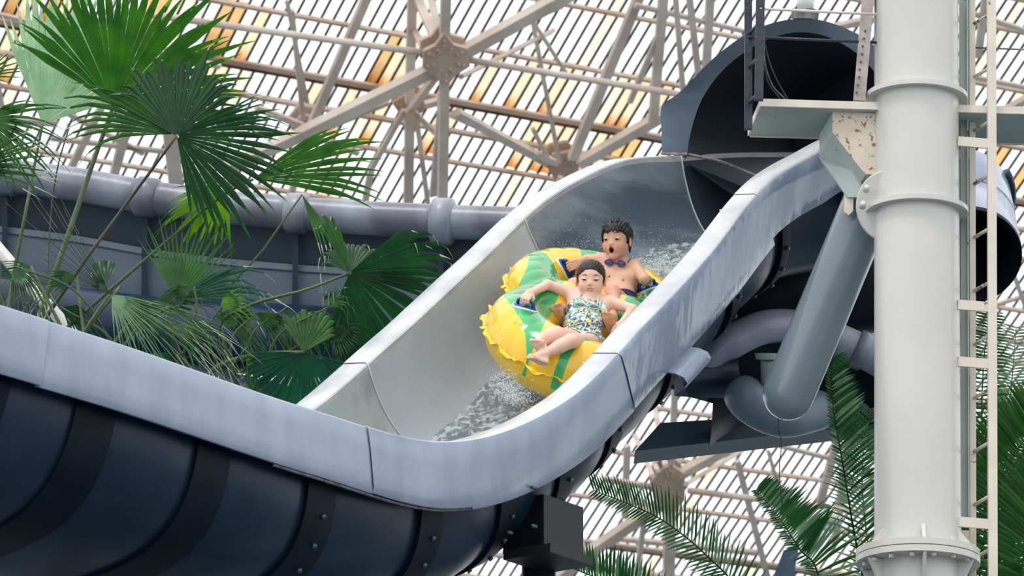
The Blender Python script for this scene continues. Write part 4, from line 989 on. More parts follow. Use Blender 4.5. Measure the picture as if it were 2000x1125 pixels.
me = bpy.data.meshes.new('inflatable_body'); me.from_pydata(WV.tolist(), [], F.tolist()); me.update()
me.polygons.foreach_set('use_smooth', [True] * len(me.polygons))
# printed green patches, laid out on the ring's own plane
def plane_al(px, py, n):
    ray = un(px, py, 1.0) - CAMP; o = TO + TN * n; p = CAMP + ray * (((o - CAMP) @ TN) / (ray @ TN)) - TO; return p @ TA, p @ TL
def inpoly(x, y, poly):
    r = np.zeros(len(x), bool); n = len(poly)
    for i in range(n):
        (x1, y1), (x2, y2) = poly[i], poly[(i + 1) % n]
        c = ((y1 > y) != (y2 > y)); xi = (x2 - x1) * (y - y1) / (y2 - y1 + 1e-12) + x1; r ^= c & (x < xi)
    return r
def pal(pts, n=.09): return [plane_al(x, y, n) for x, y in pts]
patches = [pal([(1031, 501), (1052, 507), (1072, 520), (1085, 535), (1094, 553), (1096, 575), (1084, 600), (1070, 628), (1062, 650), (1052, 668), (1038, 682), (1028, 670), (1016, 648), (998, 624), (984, 600), (981, 585), (990, 571), (1012, 552), (1026, 535), (1030, 515)]),
           pal([(1074, 734), (1076, 715), (1097, 694), (1134, 680), (1176, 670), (1200, 660), (1215, 676), (1176, 684), (1140, 692), (1113, 703), (1092, 721)]),
           pal([(1051, 730), (1048, 716), (1052, 700), (1066, 700), (1060, 716)]),
           pal([(1222, 596), (1245, 580), (1280, 572), (1310, 600), (1270, 650), (1215, 665), (1196, 640)]),
           pal([(1112, 520), (1140, 500), (1160, 540), (1128, 556)], .0), pal([(1238, 530), (1262, 560), (1230, 572), (1222, 540)], .0)]
yel, grn = L3((252, 208, 20)), L3((30, 168, 84))
def sdpoly(x, y, poly):
    d = np.full(len(x), 9.0); n = len(poly)
    for i in range(n):
        a, b_ = np.array(poly[i]), np.array(poly[(i + 1) % n]); e = b_ - a; t = np.clip(((x - a[0]) * e[0] + (y - a[1]) * e[1]) / (e @ e + 1e-12), 0, 1)
        d = np.minimum(d, np.hypot(x - a[0] - t * e[0], y - a[1] - t * e[1]))
    return np.where(inpoly(x, y, poly), d, -d)
sdm = np.full(len(LV), -1.0)
for p in patches: sdm = np.maximum(sdm, sdpoly(LV[:, 0], LV[:, 1], p))
sdm = np.minimum(sdm, LV[:, 2] + .06)
q_ = np.array([((WV[::23] - SLC[i]) ** 2).sum(1) for i in range(NS)]).argmin(0); rel = WV[::23] - SLC[q_]
ll_, nn_ = (rel * SLL[q_]).sum(1), (rel * SLN[q_]).sum(1); rr_ = np.abs(ll_ / HA) ** (1 / PEXP) ; ff_ = (rr_ ** 2 + np.clip(-nn_ / SD, 0, 9) ** 2.5)
print('ring fit in trough', ff_.max(), 'l', ll_.min(), ll_.max(), 'n', nn_.min(), nn_.max(), (ff_ > 1).mean())
paint(me, np.clip(sdm[:, None] * 5 + .5, 0, 1) * np.ones((1, 3)))
M_RING = attrmat('glossy_vinyl', .22, .0, .6, .12, 14)
nt = M_RING.node_tree; b = nt.nodes['Principled BSDF']; at_ = b.inputs['Base Color'].links[0].from_socket
rg = nt.nodes.new('ShaderNodeValToRGB'); nt.links.new(at_, rg.inputs[0]); nt.links.new(rg.outputs[0], b.inputs['Base Color'])
el_ = rg.color_ramp.elements; el_[0].position = .494; el_[0].color = lin((242, 192, 16)); el_[1].position = .502; el_[1].color = lin((44, 176, 104)); e3 = el_.new(.85); e3.color = lin((16, 142, 68))
b.inputs['Subsurface Weight'].default_value = .15; b.inputs['Subsurface Radius'].default_value = (.03, .03, .01)
me.materials.append(M_RING)
ring = thing('swimming_ring', 'yellow double swimming ring printed with green, carrying two children down the slide', 'swim ring', TO - TN * .16)
o = link(me, 'inflatable_body', ring)
M_YEL = mat('yellow_vinyl', (250, 200, 14), .25, coat=.5)
# welded frill round the outside
outl = []
for a in np.linspace(0, 2 * math.pi, 400, endpoint=False):
    c, s = math.cos(a), math.sin(a)
    for r in np.linspace(1.4, .2, 300):
        x, y = SPC / 2 + c * r, s * r
        if min(math.hypot(x, y) - R1 - r1_, math.hypot(x - SPC, y) - R2 - r2_) < -.004: break
    outl.append((x, y, c, s))
outl = np.array(outl); rows = []
rr = random.Random(3)
for i, (x, y, c, s) in enumerate(outl):
    w1 = .014 * math.sin(i * .45) + .006 * math.sin(i * 1.31); wv = .026 + .010 * math.sin(i * .8 + 1)
    nx, ny = outl[(i + 1) % 400, 1] - outl[i - 1, 1], -(outl[(i + 1) % 400, 0] - outl[i - 1, 0]); l = math.hypot(nx, ny); nx, ny = nx / l, ny / l
    rows.append([TP(x - nx * .012, y - ny * .012, .006), TP(x + nx * wv * .6, y + ny * wv * .6, .004 + w1 * .6), TP(x + nx * wv, y + ny * wv, w1), TP(x + nx * wv * .6, y + ny * wv * .6, -.003 + w1 * .6), TP(x - nx * .012, y - ny * .012, -.006)])
rows = squash(rows, .006); mb = MB(); mb.grid(rows, closed_u=True); mb.build('welded_seam', M_YEL, ring)
bvh = BVHTree.FromPolygons([tuple(v) for v in WV], [tuple(int(i) for i in f) for f in F])
def hit(px, py, back=0.0):
    r = un(px, py, 1.0) - CAMP; h = bvh.ray_cast(Vector(CAMP), Vector(r))
    if h[0] is None: print('MISS', px, py); return None, None
    p = np.array(h[0]); return p + np.array(h[1]) * back, np.array(h[1])
M_BLUE = mat('blue_plastic', (18, 62, 128), .3, coat=.4); M_WPATCH = mat('white_vinyl', (214, 226, 236), .3, coat=.3)
HND = {}
def handle(key, px, py, ang, L=.098):
    p, n = hit(px, py)
    if p is None: return
    n = n if n @ -FW > -.2 else -n
    a = math.radians(ang); d = RT * math.cos(a) + UPV * math.sin(a); d = unit(d - n * (d @ n)); s = np.cross(n, d)
    HND[key] = (p, n, d, s)
    hd_ = []
    for nm, w, l, off, m in (('handle_patch', .040, L * .72, .003, M_WPATCH), ('handle_pad', .030, L * .60, .006, M_BLUE)):
        mb = MB(); row = [p + d * l * math.cos(t) + s * w * math.sin(t) for t in np.linspace(0, 2 * math.pi, 25)[:-1]]
        rw = []
        for q in row:
            h = bvh.find_nearest(Vector(q)); rw.append(np.array(h[0]) + np.array(h[1]) * off)
        c = np.mean(rw, 0) + n * off; c = np.array(bvh.find_nearest(Vector(c))[0]) + n * off * 1.2
        mid = []
        for q in row: h = bvh.find_nearest(Vector(q * .5 + p * .5)); mid.append(np.array(h[0]) + np.array(h[1]) * off)
        mb.grid([[x - n * .004 for x in rw], rw, mid, [c] * len(rw)], closed_v=True, flip=True); f = mb.build(nm, m, ring if nm == 'handle_patch' else hd_[0]); hd_.append(f)
    mb = MB(); mb.tube(spline([p - d * L * .42 + n * .002, p - d * L * .36 + n * .022, p + n * .036, p + d * L * .36 + n * .022, p + d * L * .42 + n * .002], 18), .0085, 10); mb.build('handle', M_BLUE, ring)
handle('girl_r', 1026, 597, -58); handle('boy_r', 1106, 524, -50); handle('boy_l', 1264, 560, 40); handle('girl_l', 1222, 640, 60)

mb = MB(); mb2 = MB()
for k in (0, 1, 2, 4, 5, 7):
    pts = []
    for dy in (0, 3 + 2 * (k % 2)):
        h_, n__ = hit(1004 + k * 2.9, 632 + k * 1.0 - dy, .0015)
        if h_ is not None: pts.append(h_)
    if len(pts) == 2: (mb if k < 3 else mb2).tube(pts, .0007, 5)
tag(mb.build('printed_lettering', mat('red_print', (196, 70, 40), .4), ring), kind='stuff'); tag(mb2.build('printed_lettering', mat('dark_print', (60, 90, 70), .4), ring), kind='stuff')
SK_G = attrmat('skin_light', .5, .12, .0, spec=.4); SK_B = attrmat('skin_tan', .48, .10, .0, spec=.4)
class Kid:
    def __init__(s, name, label, hscale, head, fwd, upv, lo_, hi_, mskin, base):
        s.root = thing(name, label, 'person', head - [0, 0, .4]); s.sc = hscale; s.hc = np.asarray(head)
        y = unit(fwd); z = unit(upv - y * (np.asarray(upv) @ y)); x = np.cross(y, z)
        x = x if x @ RT > 0 else -x
        s.R = np.stack([x, y, z], 1); s.g = SDF(lo_, hi_, .0032); s.m = mskin; s.base = L3(base); s.marks = []
    def H(s, x, y, z): return s.hc + s.R @ (np.array([x, y, z]) * s.sc)
    def c(s, a, b, ra, rb, k=.014): s.g.cone(a, b, ra, rb, k)
    def headshape(s, mouth='smile'):
        H, q, g = s.H, s.sc, s.g
        g.ell(H(0, -.012, .024), np.array([.068, .080, .067]) * q, s.R, .02); g.ell(H(0, .010, -.028), np.array([.056, .060, .062]) * q, s.R, .02)
        dz = -.008 if mouth == 'open' else 0
        for e in (-1, 1):
            s.c(H(e * .040, -.002, -.038), H(e * .005, .044, -.073 + dz), .018 * q, .0155 * q, .016)
            g.ell(H(e * .033, .040, -.034), np.array([.021, .021, .023]) * q, s.R, .018)
            g.ell(H(e * .029, .079, .003), np.array([.016, .011, .008]) * q, s.R, .012, sub=True)      # eye hollow
            g.ell(H(e * .029, .0555, .002), np.array([.0150, .0105, .0085]) * q, s.R, .004)          # lid
            E_ = s.R @ rotm((0, 0, 1), e * -.35)
            g.ell(H(e * .071, -.006, -.012), np.array([.0070, .0155, .024]) * q, E_, .004)
            g.ell(H(e * .077, .0, -.010), np.array([.004, .008, .012]) * q, E_, .003, sub=True)
        s.c(H(0, .062, -.002), H(0, .072, -.021), .0050 * q, .0080 * q, .012)
        for e in (-1, 1): s.c(H(e * .0085, .066, -.024), H(e * .0100, .064, -.024), .0058 * q, .0055 * q, .006)
        g.ell(H(0, .056, -.074 + dz), np.array([.014, .011, .012]) * q, s.R, .012)
        if mouth == 'open':
            g.ell(H(0, .062, -.051), np.array([.019, .012, .021]) * q, s.R, .010)
            g.ell(H(0, .070, -.052), np.array([.0115, .026, .0145]) * q, s.R, .003, sub=True)
        else:
            pts = [(-.024, .055, -.0410), (-.013, .0635, -.0455), (0, .0655, -.0465), (.013, .0635, -.0455), (.024, .055, -.0410)]
            for a, b in zip(pts[:-1], pts[1:]): s.c(H(*a), H(*b), .0032 * q, .0034 * q, .005)
            pts = [(-.020, .056, -.047), (-.010, .063, -.0570), (0, .0648, -.0590), (.010, .063, -.0570), (.020, .056, -.047)]
            for a, b in zip(pts[:-1], pts[1:]): s.c(H(*a), H(*b), .0034 * q, .0040 * q, .005)
            g.ell(H(0, .068, -.0515), np.array([.0180, .012, .0056]) * q, s.R, .002, sub=True)
    def hand(s, wrist, knuckle, palm_n, curl=1.0, sc=1.0, thumb=1, r=.0068):
        """palm from wrist to knuckles, fingers curling towards palm_n"""
        w = np.asarray(wrist); kn = np.asarray(knuckle); d = unit(kn - w); n = unit(palm_n - d * (palm_n @ d)); sd = np.cross(d, n)
        Lp = np.linalg.norm(kn - w)
        for j in range(4):
            o = (j - 1.5) * .0125 * sc; s.c(w + sd * o * .5, kn + sd * o, .0105 * sc, .0095 * sc, .008)
        for j, Lf in enumerate((.92, 1.0, .95, .78)):
            o = (j - 1.5) * .0132 * sc * thumb; p = kn + sd * o; a = .25 * curl; seg = (.022, .017, .013)
            for q, sl in enumerate(seg):
                dr = d * math.cos(a) + n * math.sin(a); p2 = p + dr * sl * Lf * sc; rr_ = r * sc * (1 - .10 * q)
                s.g.cone(p, p2, rr_, rr_ * .93, .0025); p = p2; a += (1.05, .95, .6)[q] * curl
        o = -2.0 * .0132 * sc * thumb; p = w + (kn - w) * .35 + sd * o * .75; p1 = p + (d * .5 + n * .5 + sd * (-.5 * thumb)) * .024 * sc; p2 = p1 + (d * .7 + n * .7 + sd * .25 * thumb) * .020 * sc
        s.g.cone(p, p1, .0095 * sc, .008 * sc, .006); s.g.cone(p1, p2, .0078 * sc, .0062 * sc, .003)
    def foot(s, ankle, heel, ball, side, sc=1.0, big=1, spread=1.0):
        """heel to ball of the foot, side = direction across the sole (towards the big toe when big=1)"""
        a, h, b = map(np.asarray, (ankle, heel, ball)); d = unit(b - h); sd = unit(side - d * (side @ d)) * big; up = unit((a - h) - d * ((a - h) @ d))
        s.c(a, h + up * .02 * sc, .023 * sc, .024 * sc, .012); s.c(h + d * .012, h + d * .03 + up * .01, .024 * sc, .021 * sc)
        s.c(h + d * .01, b + sd * .018 * sc, .021 * sc, .0165 * sc, .014); s.c(h + d * .01, b - sd * .018 * sc, .019 * sc, .0125 * sc, .014)
        s.c(a + d * .01, b + up * .008, .021 * sc, .013 * sc, .014)
        for j, (r, l) in enumerate(((.0105, .034), (.0078, .031), (.0073, .027), (.0068, .022), (.0064, .016))):
            o = (.022 - j * .0125 - (.003 if j else 0)) * sc * spread; p = b + sd * o + d * .004 - d * .003 * j; q = p + d * l * sc * .8 + up * .004
            s.g.cone(p, q, r * .85 * sc, r * sc, .003)
    def finish(s):
        me, V, F = s.g.mesh('body', s.m)
        me.calc_smooth_groups if False else None
        C = np.tile(s.base, (len(V), 1))
        Lc = (V - s.hc) @ s.R / s.sc
        def blob(cx, cy, cz, rx, ry, rz, col, soft=.35, frame=Lc):
            q = np.sqrt(((frame - [cx, cy, cz]) ** 2 / np.array([rx, ry, rz]) ** 2).sum(1)); w = np.clip((1 + soft - q) / (2 * soft), 0, 1)[:, None]
            C[:] = C * (1 - w) + np.asarray(col) * w
        s.blob = blob; s.V = V; s.F = F; s.me = me; s.C = C; s.Lc = Lc
        return me, V, F, C, Lc
    def done(s):
        paint(s.me, s.C); s.body = link(s.me, 'body', s.root)
    def face(s, iris=(16, 10, 9), squint=1.0, brow=(34, 26, 24), brow_z=.024, brow_tilt=.002, yaw=0):
        bv = BVHTree.FromPolygons([tuple(v) for v in s.V], [tuple(int(i) for i in f) for f in s.F])
        fwd = s.R[:, 1]
        def on(x, z, off=.0006):
            o_ = s.H(x, .14, z); h = bv.ray_cast(Vector(o_), Vector(-fwd)); return (np.array(h[0]) if h[0] else s.H(x, .066, z)) + fwd * off
        q = s.sc; mi_ = mat('iris_dark', iris, .25, spec=.3); mw = mat('eye_white', (196, 184, 178), .35); ml = mat('lash_dark', (36, 24, 22), .6); mbw = mat('brow_dark', brow, .8)
        for e in (-1, 1):
            c = (e * .030, -.001)
            mb = MB(); N = 14; up_, lo_ = [], []
            for t in np.linspace(-1, 1, N):
                x = c[0] + t * .0140; zz = .0015 * e * t
                up_.append(on(x, c[1] + zz + .0050 * squint * (1 - t * t) ** .6, .0008)); lo_.append(on(x, c[1] + zz - .0042 * squint * (1 - t * t) ** .7, .0008))
            md = [on(c[0] + t * .0140, c[1] + .0015 * e * t, .0016) for t in np.linspace(-1, 1, N)]
            mb.grid([up_, md, lo_]); ey = mb.build('eye', mw, s.root)
            mb = MB(); r = .0068; hs = min(r, .0050 * squint); cc = c[0] + getattr(s, 'gaze', 0)
            ring_ = [on(cc + r * math.cos(a), c[1] + max(-hs * .85, min(hs, r * math.sin(a))), .0022) for a in np.linspace(0, 2 * math.pi, 17)[:-1]]
            mb.add(np.vstack([ring_, [on(cc, c[1], .0030)]]), [(i, (i + 1) % 16, 16) for i in range(16)]); mb.build('iris', mi_, ey)
            mb = MB(); mb.tube([p + fwd * .001 for p in up_], [.0005] + [.0011 * q] * (N - 2) + [.0004], 6); mb.build('eyelid_line', ml, s.root)
            mb = MB(); B = [on(e * (.014 + .030 * t), brow_z + .004 * math.sin(t * 2.6) - brow_tilt * t * 2 , -.0007) for t in np.linspace(0, 1, 10)]
            mb.tube(B, [.0006, .0016, .0021, .0023, .0023, .0022, .002, .0016, .0011, .0005], 6); mb.build('eyebrow', mbw, s.root)
        s.bv = bv; s.on = on

M_HAIR = mat('wet_black_hair', (10, 9, 10), .35, (24, 22, 24), 60, bump=.5, bscale=140, spec=.35, coat=.1, stretch=(1, 1, .15))
M_HAIR2 = mat('dark_brown_wet_hair', (22, 16, 15), .38, (44, 34, 32), 60, bump=.5, bscale=120, spec=.35, coat=.1, stretch=(.3, 1, 1))
def hair(s, kind, m):
    H, q = s.H, s.sc
    lo_ = s.hc - .16; hi_ = s.hc + .17; g = SDF(lo_, hi_, .003)
    sl = (slice(None),) * 3; P = np.stack(np.meshgrid(*[lo_[i] + np.arange(g.n[i]) * g.h for i in range(3)], indexing='ij'), -1)
    q_ = ((P - s.hc) @ s.R) / s.sc; x, y, z = q_[..., 0], q_[..., 1], q_[..., 2]
    def el(c, r): 
        d = (q_ - np.array(c)) / np.array(r); k0 = np.linalg.norm(d, axis=-1); k1 = np.linalg.norm(d / np.array(r), axis=-1) + 1e-6; return k0 * (k0 - 1) / k1
    nz = .0018 * np.sin(x * 420 + 3 * np.sin(z * 60)) + .0012 * np.sin(x * 900 + z * 140)
    if kind == 'boy':
        d = el((0, -.014, .026), (.0770, .090, .0760)) + nz
        line = np.where(y > 0, .046 + .006 * np.sin(x * 130) - .7 * np.maximum(0, np.abs(x) - .040), -.020)   # lower limit of hair
        front = line - z
        side = np.maximum(y - (.020 + .9 * np.maximum(0, z - .01)), -.004 - z) if False else (y - .016 - 1.3 * np.maximum(0, z - .012))
        nape = np.maximum(-.052 - z, -1)
        cut = np.minimum(np.maximum(side, -.026 - z - np.maximum(0, -.01 - y) * 2.2), np.maximum(front, -1))
        cut = np.where(z > line, np.minimum(cut, front), cut); d = np.maximum(d, np.maximum(cut, nape))
    else:
        d = el((0, -.014, .026), (.0740, .0860, .0735)) + nz * .6
        line = np.where(y > 0, .052 + .004 * np.cos(x * 70) - .9 * np.maximum(0, np.abs(x) - .030), -.02)
        front = line - z; side = y - .012 - 1.1 * np.maximum(0, z - .01)
        cut = np.minimum(np.maximum(side, -.030 - z), front); d = np.maximum(d, np.maximum(cut, -.05 - z))
    g.g = (d * s.sc).astype(np.float32)
    rr = random.Random(7)
    if kind == 'boy':
        for i in range(64):                                   # wet tufts over the brow and crown
            x0 = rr.uniform(-.055, .055); f = i % 2
            if f: a = (x0 * .8, .052, .072); b = (x0 * 1.0 + rr.uniform(-.006, .006), .076 - abs(x0) * .30, .034 + rr.uniform(-.012, .012) + .1 * abs(x0))
            else:
                a = (x0, rr.uniform(-.04, .04), .088 - x0 * x0 * 8); b = (x0 * 1.15 + rr.uniform(-.01, .016), a[1] + rr.uniform(0, .02), a[2] + rr.uniform(.004, .018))
            g.cone(H(*a), H(*b), .0055 * q, .0012 * q, .004)
        for e in (-1, 1):
            for j in range(4): g.cone(H(e * .066, .012 + j * .004, .02), H(e * .069, .014 + j * .003, -.012 + j * .006), .005 * q, .002 * q, .004)
            g.cone(H(e * .05, -.05, -.02), H(e * .052, -.045, -.062), .012 * q, .003 * q, .008)
    else:
        g.ell(H(.018, -.075, .062), np.array([.026, .022, .022]) * q, s.R, .01)
        for i in range(14):
            x0 = -.05 + i * .0077; g.cone(H(x0, .050 - abs(x0) * .3, .068 - abs(x0) * .25), H(x0 * .8, -.0, .099 - x0 * x0 * 7), .0030 * q, .0035 * q, .003)
        for e in (-1, 1): g.cone(H(e * .062, .022, .03), H(e * .069, -.002, .0), .006 * q, .004 * q, .006)
    me, V, F = g.mesh('hair', m); h = link(me, 'hair', s.root)
    mb = MB()
    for i in range(60 if kind == 'boy' else 34):
        x0 = rr.uniform(-.06, .06); y0 = rr.uniform(-.05, .05); z0 = .096 - x0 * x0 * 9 - y0 * y0 * 4
        if kind == 'boy': e = (x0 * 1.2 + rr.uniform(-.015, .025), y0 + rr.uniform(-.01, .02), z0 + rr.uniform(.006, .028))
        else: e = (x0 * 1.1 + rr.uniform(-.006, .02), y0 + rr.uniform(-.01, .01), z0 + rr.uniform(0, .009))
        if kind != 'boy' and i % 3 == 0: x0 = rr.choice((-1, 1)) * .069; a_ = (x0, rr.uniform(-.01, .01), rr.uniform(-.02, .03)); e = (x0 * 1.12 + rr.uniform(-.004, .01), a_[1], a_[2] - rr.uniform(.0, .03)); p0 = H(*a_)
        else: p0 = H(x0, y0, z0 - .008)
        p2 = H(*e); p1 = (p0 + p2) / 2 + s.R[:, 2] * .003
        mb.tube([p0, p1, p2], [.0011, .0008, .0003], 4)
    tag(mb.build('loose_hairs', m, h), kind='stuff')

# ---- girl
def Pd(px, py, dd): return un(px, py, D0 + dd)
gh = Pd(1154, 546, .13)
girl = Kid('person', 'person in flowery swimsuit seated at the front of the ring with feet crossed', .93, gh, -FW - .07 * RT - .02 * UPV, UPV + .03 * RT, un(1000, 735, D0 - .35) - [0, .3, .0], un(1250, 500, D0 + .35) + [0, .1, .1], SK_G, (234, 192, 172))
def surf(px, py, back, dflt):
    p, n = hit(px, py, back)
    if p is None or abs(proj(p)[2] - D0 - dflt) > .6: print('surf fallback', px, py, None if p is None else proj(p)[2] - D0); return Pd(px, py, dflt)
    return p
K_ = girl
hR, hL = Pd(1120, 666, .0), Pd(1156, 672, -.02)
wa, chs, nb = Pd(1138, 636, .03), Pd(1146, 607, .09), Pd(1153, 586, .14)
sR, sL = Pd(1113, 572, .15), Pd(1193, 590, .12)
lat = unit(sL - sR); fwdb = unit(np.cross(lat, nb - wa)); fwdb = fwdb if fwdb @ -FW > 0 else -fwdb
K_.headshape('smile')
K_.c(nb, gh + K_.R @ np.array([0, -.015, -.05]), .032, .030, .02)
K_.c(hR, hL, .060, .060, .03); K_.c(wa - lat * .032, wa + lat * .032, .058, .058, .03); K_.c(chs - lat * .042, chs + lat * .042, .056, .056, .03)
K_.c(sR + lat * .02 - (nb - wa) * .12, sL - lat * .02 - (nb - wa) * .12, .036, .036, .03); K_.c(nb - (nb - wa) * .15, wa, .05, .055, .03)
K_.c(nb + (gh - nb) * .1, sR, .026, .026, .02); K_.c(nb + (gh - nb) * .1, sL, .026, .026, .02)
eR = surf(1066, 564, .022, .2); wR = surf(1044, 587, .024, .15)
hp, hn, hd2, hs2 = HND.get('girl_r', (Pd(1026, 597, .1), -FW, UPV, RT))
kR = hp + hn * .046; wR = kR + unit(eR - kR) * .045 - hn * .012
K_.c(sR, eR, .030, .023, .02); K_.c(eR, wR + hn * .02, .023, .0165)
K_.c(wR + hn * .02, wR + hn * .02 + (kR - wR) * .3, .0165, .015)
K_.hand(wR + hn * .02, kR, -hn, 1.0, .92, -1)
eL = Pd(1236, 604, .06); wL = Pd(1214, 632, -.01)
K_.c(sL, eL, .030, .022, .02); K_.c(eL, wL, .022, .017); K_.hand(wL, wL + (wL - eL) * .35, -TN, .9, .92, 1)
kneeR, ankR = surf(1086, 661, .026, -.1), surf(1060, 672, .032, -.3)
kneeL, ankL = surf(1116, 680, .050, -.1), surf(1068, 696, .045, -.3)
ankL = un(*proj(ankL)[:2], proj(ankL)[2] - .03)
K_.c(hR, kneeR, .052, .036, .02); K_.c(kneeR, (kneeR + ankR) / 2, .034, .034, .02); K_.c((kneeR + ankR) / 2, ankR, .033, .021, .02)
K_.c(hL, kneeL, .052, .035, .008); K_.c(kneeL, kneeL * .6 + ankL * .4, .034, .033, .005); K_.c(kneeL * .6 + ankL * .4, ankL, .032, .020, .005)
print('knees', proj(kneeR), proj(kneeL), proj(ankR), proj(ankL), D0); dR = proj(ankR)[2] - D0; dL = proj(ankL)[2] - D0
K_.foot(ankR, Pd(1068, 700, dR - .05), Pd(1058, 681, dR - .10), RT * .3 - UPV * .1 - FW * .2, .9, 1) if False else K_.foot(ankR, Pd(1061, 686, dR - .035), Pd(1051, 671, dR - .085), RT, .92, -1)
K_.foot(ankL, Pd(1064, 712, dL - .02), Pd(1035, 704, dL - .11), UPV - FW * .3, .92, 1)
me, V, F, C, Lc = K_.finish(); B = K_.blob
pink = L3((206, 120, 108)); B(0, .062, -.044, .022, .012, .0045, pink); B(0, .062, -.056, .018, .012, .005, L3((212, 126, 114)))
B(0, .055, -.0515, .017, .0085, .0046, L3((110, 40, 40)), .2)
for e in (-1, 1): B(e * .036, .05, -.028, .016, .02, .014, L3((236, 176, 158)), .6); B(e * .075, 0, -.01, .012, .02, .02, L3((220, 150, 130)), .5)
B(0, .08, -.024, .013, .01, .008, L3((226, 160, 140)), .6)
K_.done(); K_.face(squint=.72, brow_z=.022, brow_tilt=.002, brow=(62, 46, 40))
mb = MB(); mb.grid([[K_.H(x, .0632 - abs(x) * .28, z + 3 * x * x) for x in np.linspace(-.015, .015, 9)] for z in (-.0468, -.0535)]); mb.build('teeth', mat('teeth', (236, 232, 222), .25), girl.root)
hair(girl, 'girl', M_HAIR2)
# swimsuit from the torso skin, lifted off by a few millimetres
def garment(kid, test, off, name, m, thick=.003):
    V, F = kid.V, kid.F; c = V[F].mean(1); f = F[test(c)]; u, inv = np.unique(f, return_inverse=True)
    N = np.zeros((len(V), 3)); kid.me.vertices.foreach_get('co', np.zeros(len(V) * 3, np.float32)); nn = np.zeros(len(V) * 3, np.float32); kid.me.vertex_normals.foreach_get('vector', nn); N = nn.reshape(-1, 3)
    P = V[u] + N[u] * off; me = bpy.data.meshes.new(name); me.from_pydata(P.tolist(), [], inv.reshape(f.shape).tolist()); me.materials.append(m)
    me.polygons.foreach_set('use_smooth', [True] * len(me.polygons)); o = link(me, name, kid.root)
    sm = o.modifiers.new('s', 'SMOOTH'); sm.iterations = 4; sd = o.modifiers.new('t', 'SOLIDIFY'); sd.thickness = thick; sd.offset = 0; return o
def floral():
    m = bpy.data.materials.new('floral_swim_fabric'); m.use_nodes = True; nt = m.node_tree; b = nt.nodes['Principled BSDF']; b.inputs['Roughness'].default_value = .5
    t = nt.nodes.new('ShaderNodeTexCoord'); last = None
    n0 = nt.nodes.new('ShaderNodeTexNoise'); n0.inputs['Scale'].default_value = 30; nt.links.new(t.outputs['Object'], n0.inputs['Vector'])
    va = nt.nodes.new('ShaderNodeVectorMath'); va.operation = 'SCALE'; va.inputs['Scale'].default_value = .05
    nt.links.new(n0.outputs['Color'], va.inputs[0]); vb = nt.nodes.new('ShaderNodeVectorMath'); nt.links.new(t.outputs['Object'], vb.inputs[0]); nt.links.new(va.outputs[0], vb.inputs[1])
    col = (.82, .86, .80, 1)
    for i, (sc, c, th) in enumerate(((38, (60, 120, 190), .40), (44, (232, 218, 96), .36), (56, (58, 52, 110), .34), (50, (120, 170, 120), .30), (64, (120, 180, 220), .28), (90, (40, 60, 110), .22))):
        v = nt.nodes.new('ShaderNodeTexVoronoi'); v.inputs['Scale'].default_value = sc; mp = nt.nodes.new('ShaderNodeMapping'); mp.inputs['Location'].default_value = (i * 1.7, i * 3.1, i)
        nt.links.new(vb.outputs[0], mp.inputs[0]); nt.links.new(mp.outputs[0], v.inputs['Vector'])
        r = nt.nodes.new('ShaderNodeValToRGB'); r.color_ramp.elements[0].position = th; r.color_ramp.elements[1].position = th + .06; r.color_ramp.elements[0].color = (1, 1, 1, 1); r.color_ramp.elements[1].color = (0, 0, 0, 1)
        nt.links.new(v.outputs['Distance'], r.inputs[0]); mx = nt.nodes.new('ShaderNodeMix'); mx.data_type = 'RGBA'
        nt.links.new(r.outputs[0], mx.inputs[0]); mx.inputs[7].default_value = lin(c)
        if last is None: mx.inputs[6].default_value = col
        else: nt.links.new(last, mx.inputs[6])
        last = mx.outputs[2]
    nt.links.new(last, b.inputs['Base Color']); return m
M_FLO = floral()
ax = nb - (hR + hL) / 2; axl = np.linalg.norm(ax); axd = ax / axl; hm = (hR + hL) / 2
def suit_test(c):
    q = c - hm; t = (q @ axd) / axl; s_ = q @ lat - (t * ((nb - hm) @ lat)); d = np.linalg.norm(q - (t[:, None] * ax), axis=1); fr = q @ fwdb
    top = .80 - .10 * (np.abs(s_) > .05) * 1.0 - .0 * s_
    leg = (t > .16) | (((c - kneeR) @ unit(hR - kneeR) > np.linalg.norm(hR - kneeR) - .062) & ((c - kneeL) @ unit(hL - kneeL) > np.linalg.norm(hL - kneeL) - .062))
    print('suitn', ((t > -.5) & (t < .8) & (np.abs(s_) < .112) & leg).sum()); print('suit', len(c), (t > -.5).sum(), (t < .8).sum(), (np.abs(s_) < .112).sum(), leg.sum())
    return (t > -.5) & (t < .80) & (np.abs(s_) < .112) & leg & ~((t > .70) & (np.abs(s_) > .088))
so = garment(girl, suit_test, .004, 'swimsuit', M_FLO)
M_TEAL = mat('pale_blue_strap', (150, 202, 214), .5); M_LIM = mat('pale_lime_strap', (206, 218, 170), .5)
def fr_on(kid, px, py, off=.005):
    r = un(px, py, 1.0) - CAMP; h = kid.bv.ray_cast(Vector(CAMP), Vector(r)); 
    return (np.array(h[0]) + np.array(h[1]) * off) if h[0] else None
def strap(kid, pts, r, name, m, parent, off=.005):
    P = [fr_on(kid, x, y, off) for x, y in pts]; P = [p for p in P if p is not None]
    if len(P) > 1: mb = MB(); mb.tube(spline(P, 20), r, 6); return mb.build(name, m, parent)
strap(girl, [(1122, 602), (1127, 592), (1133, 580), (1137, 573)], .0042, 'strap', M_TEAL, so); strap(girl, [(1125, 604), (1130, 593), (1135, 582)], .003, 'strap', M_LIM, so)
strap(girl, [(1166, 604), (1166, 595), (1167, 585), (1167, 579)], .0036, 'strap', M_LIM, so); strap(girl, [(1171, 606), (1172, 596), (1173, 586)], .0042, 'strap', M_TEAL, so)
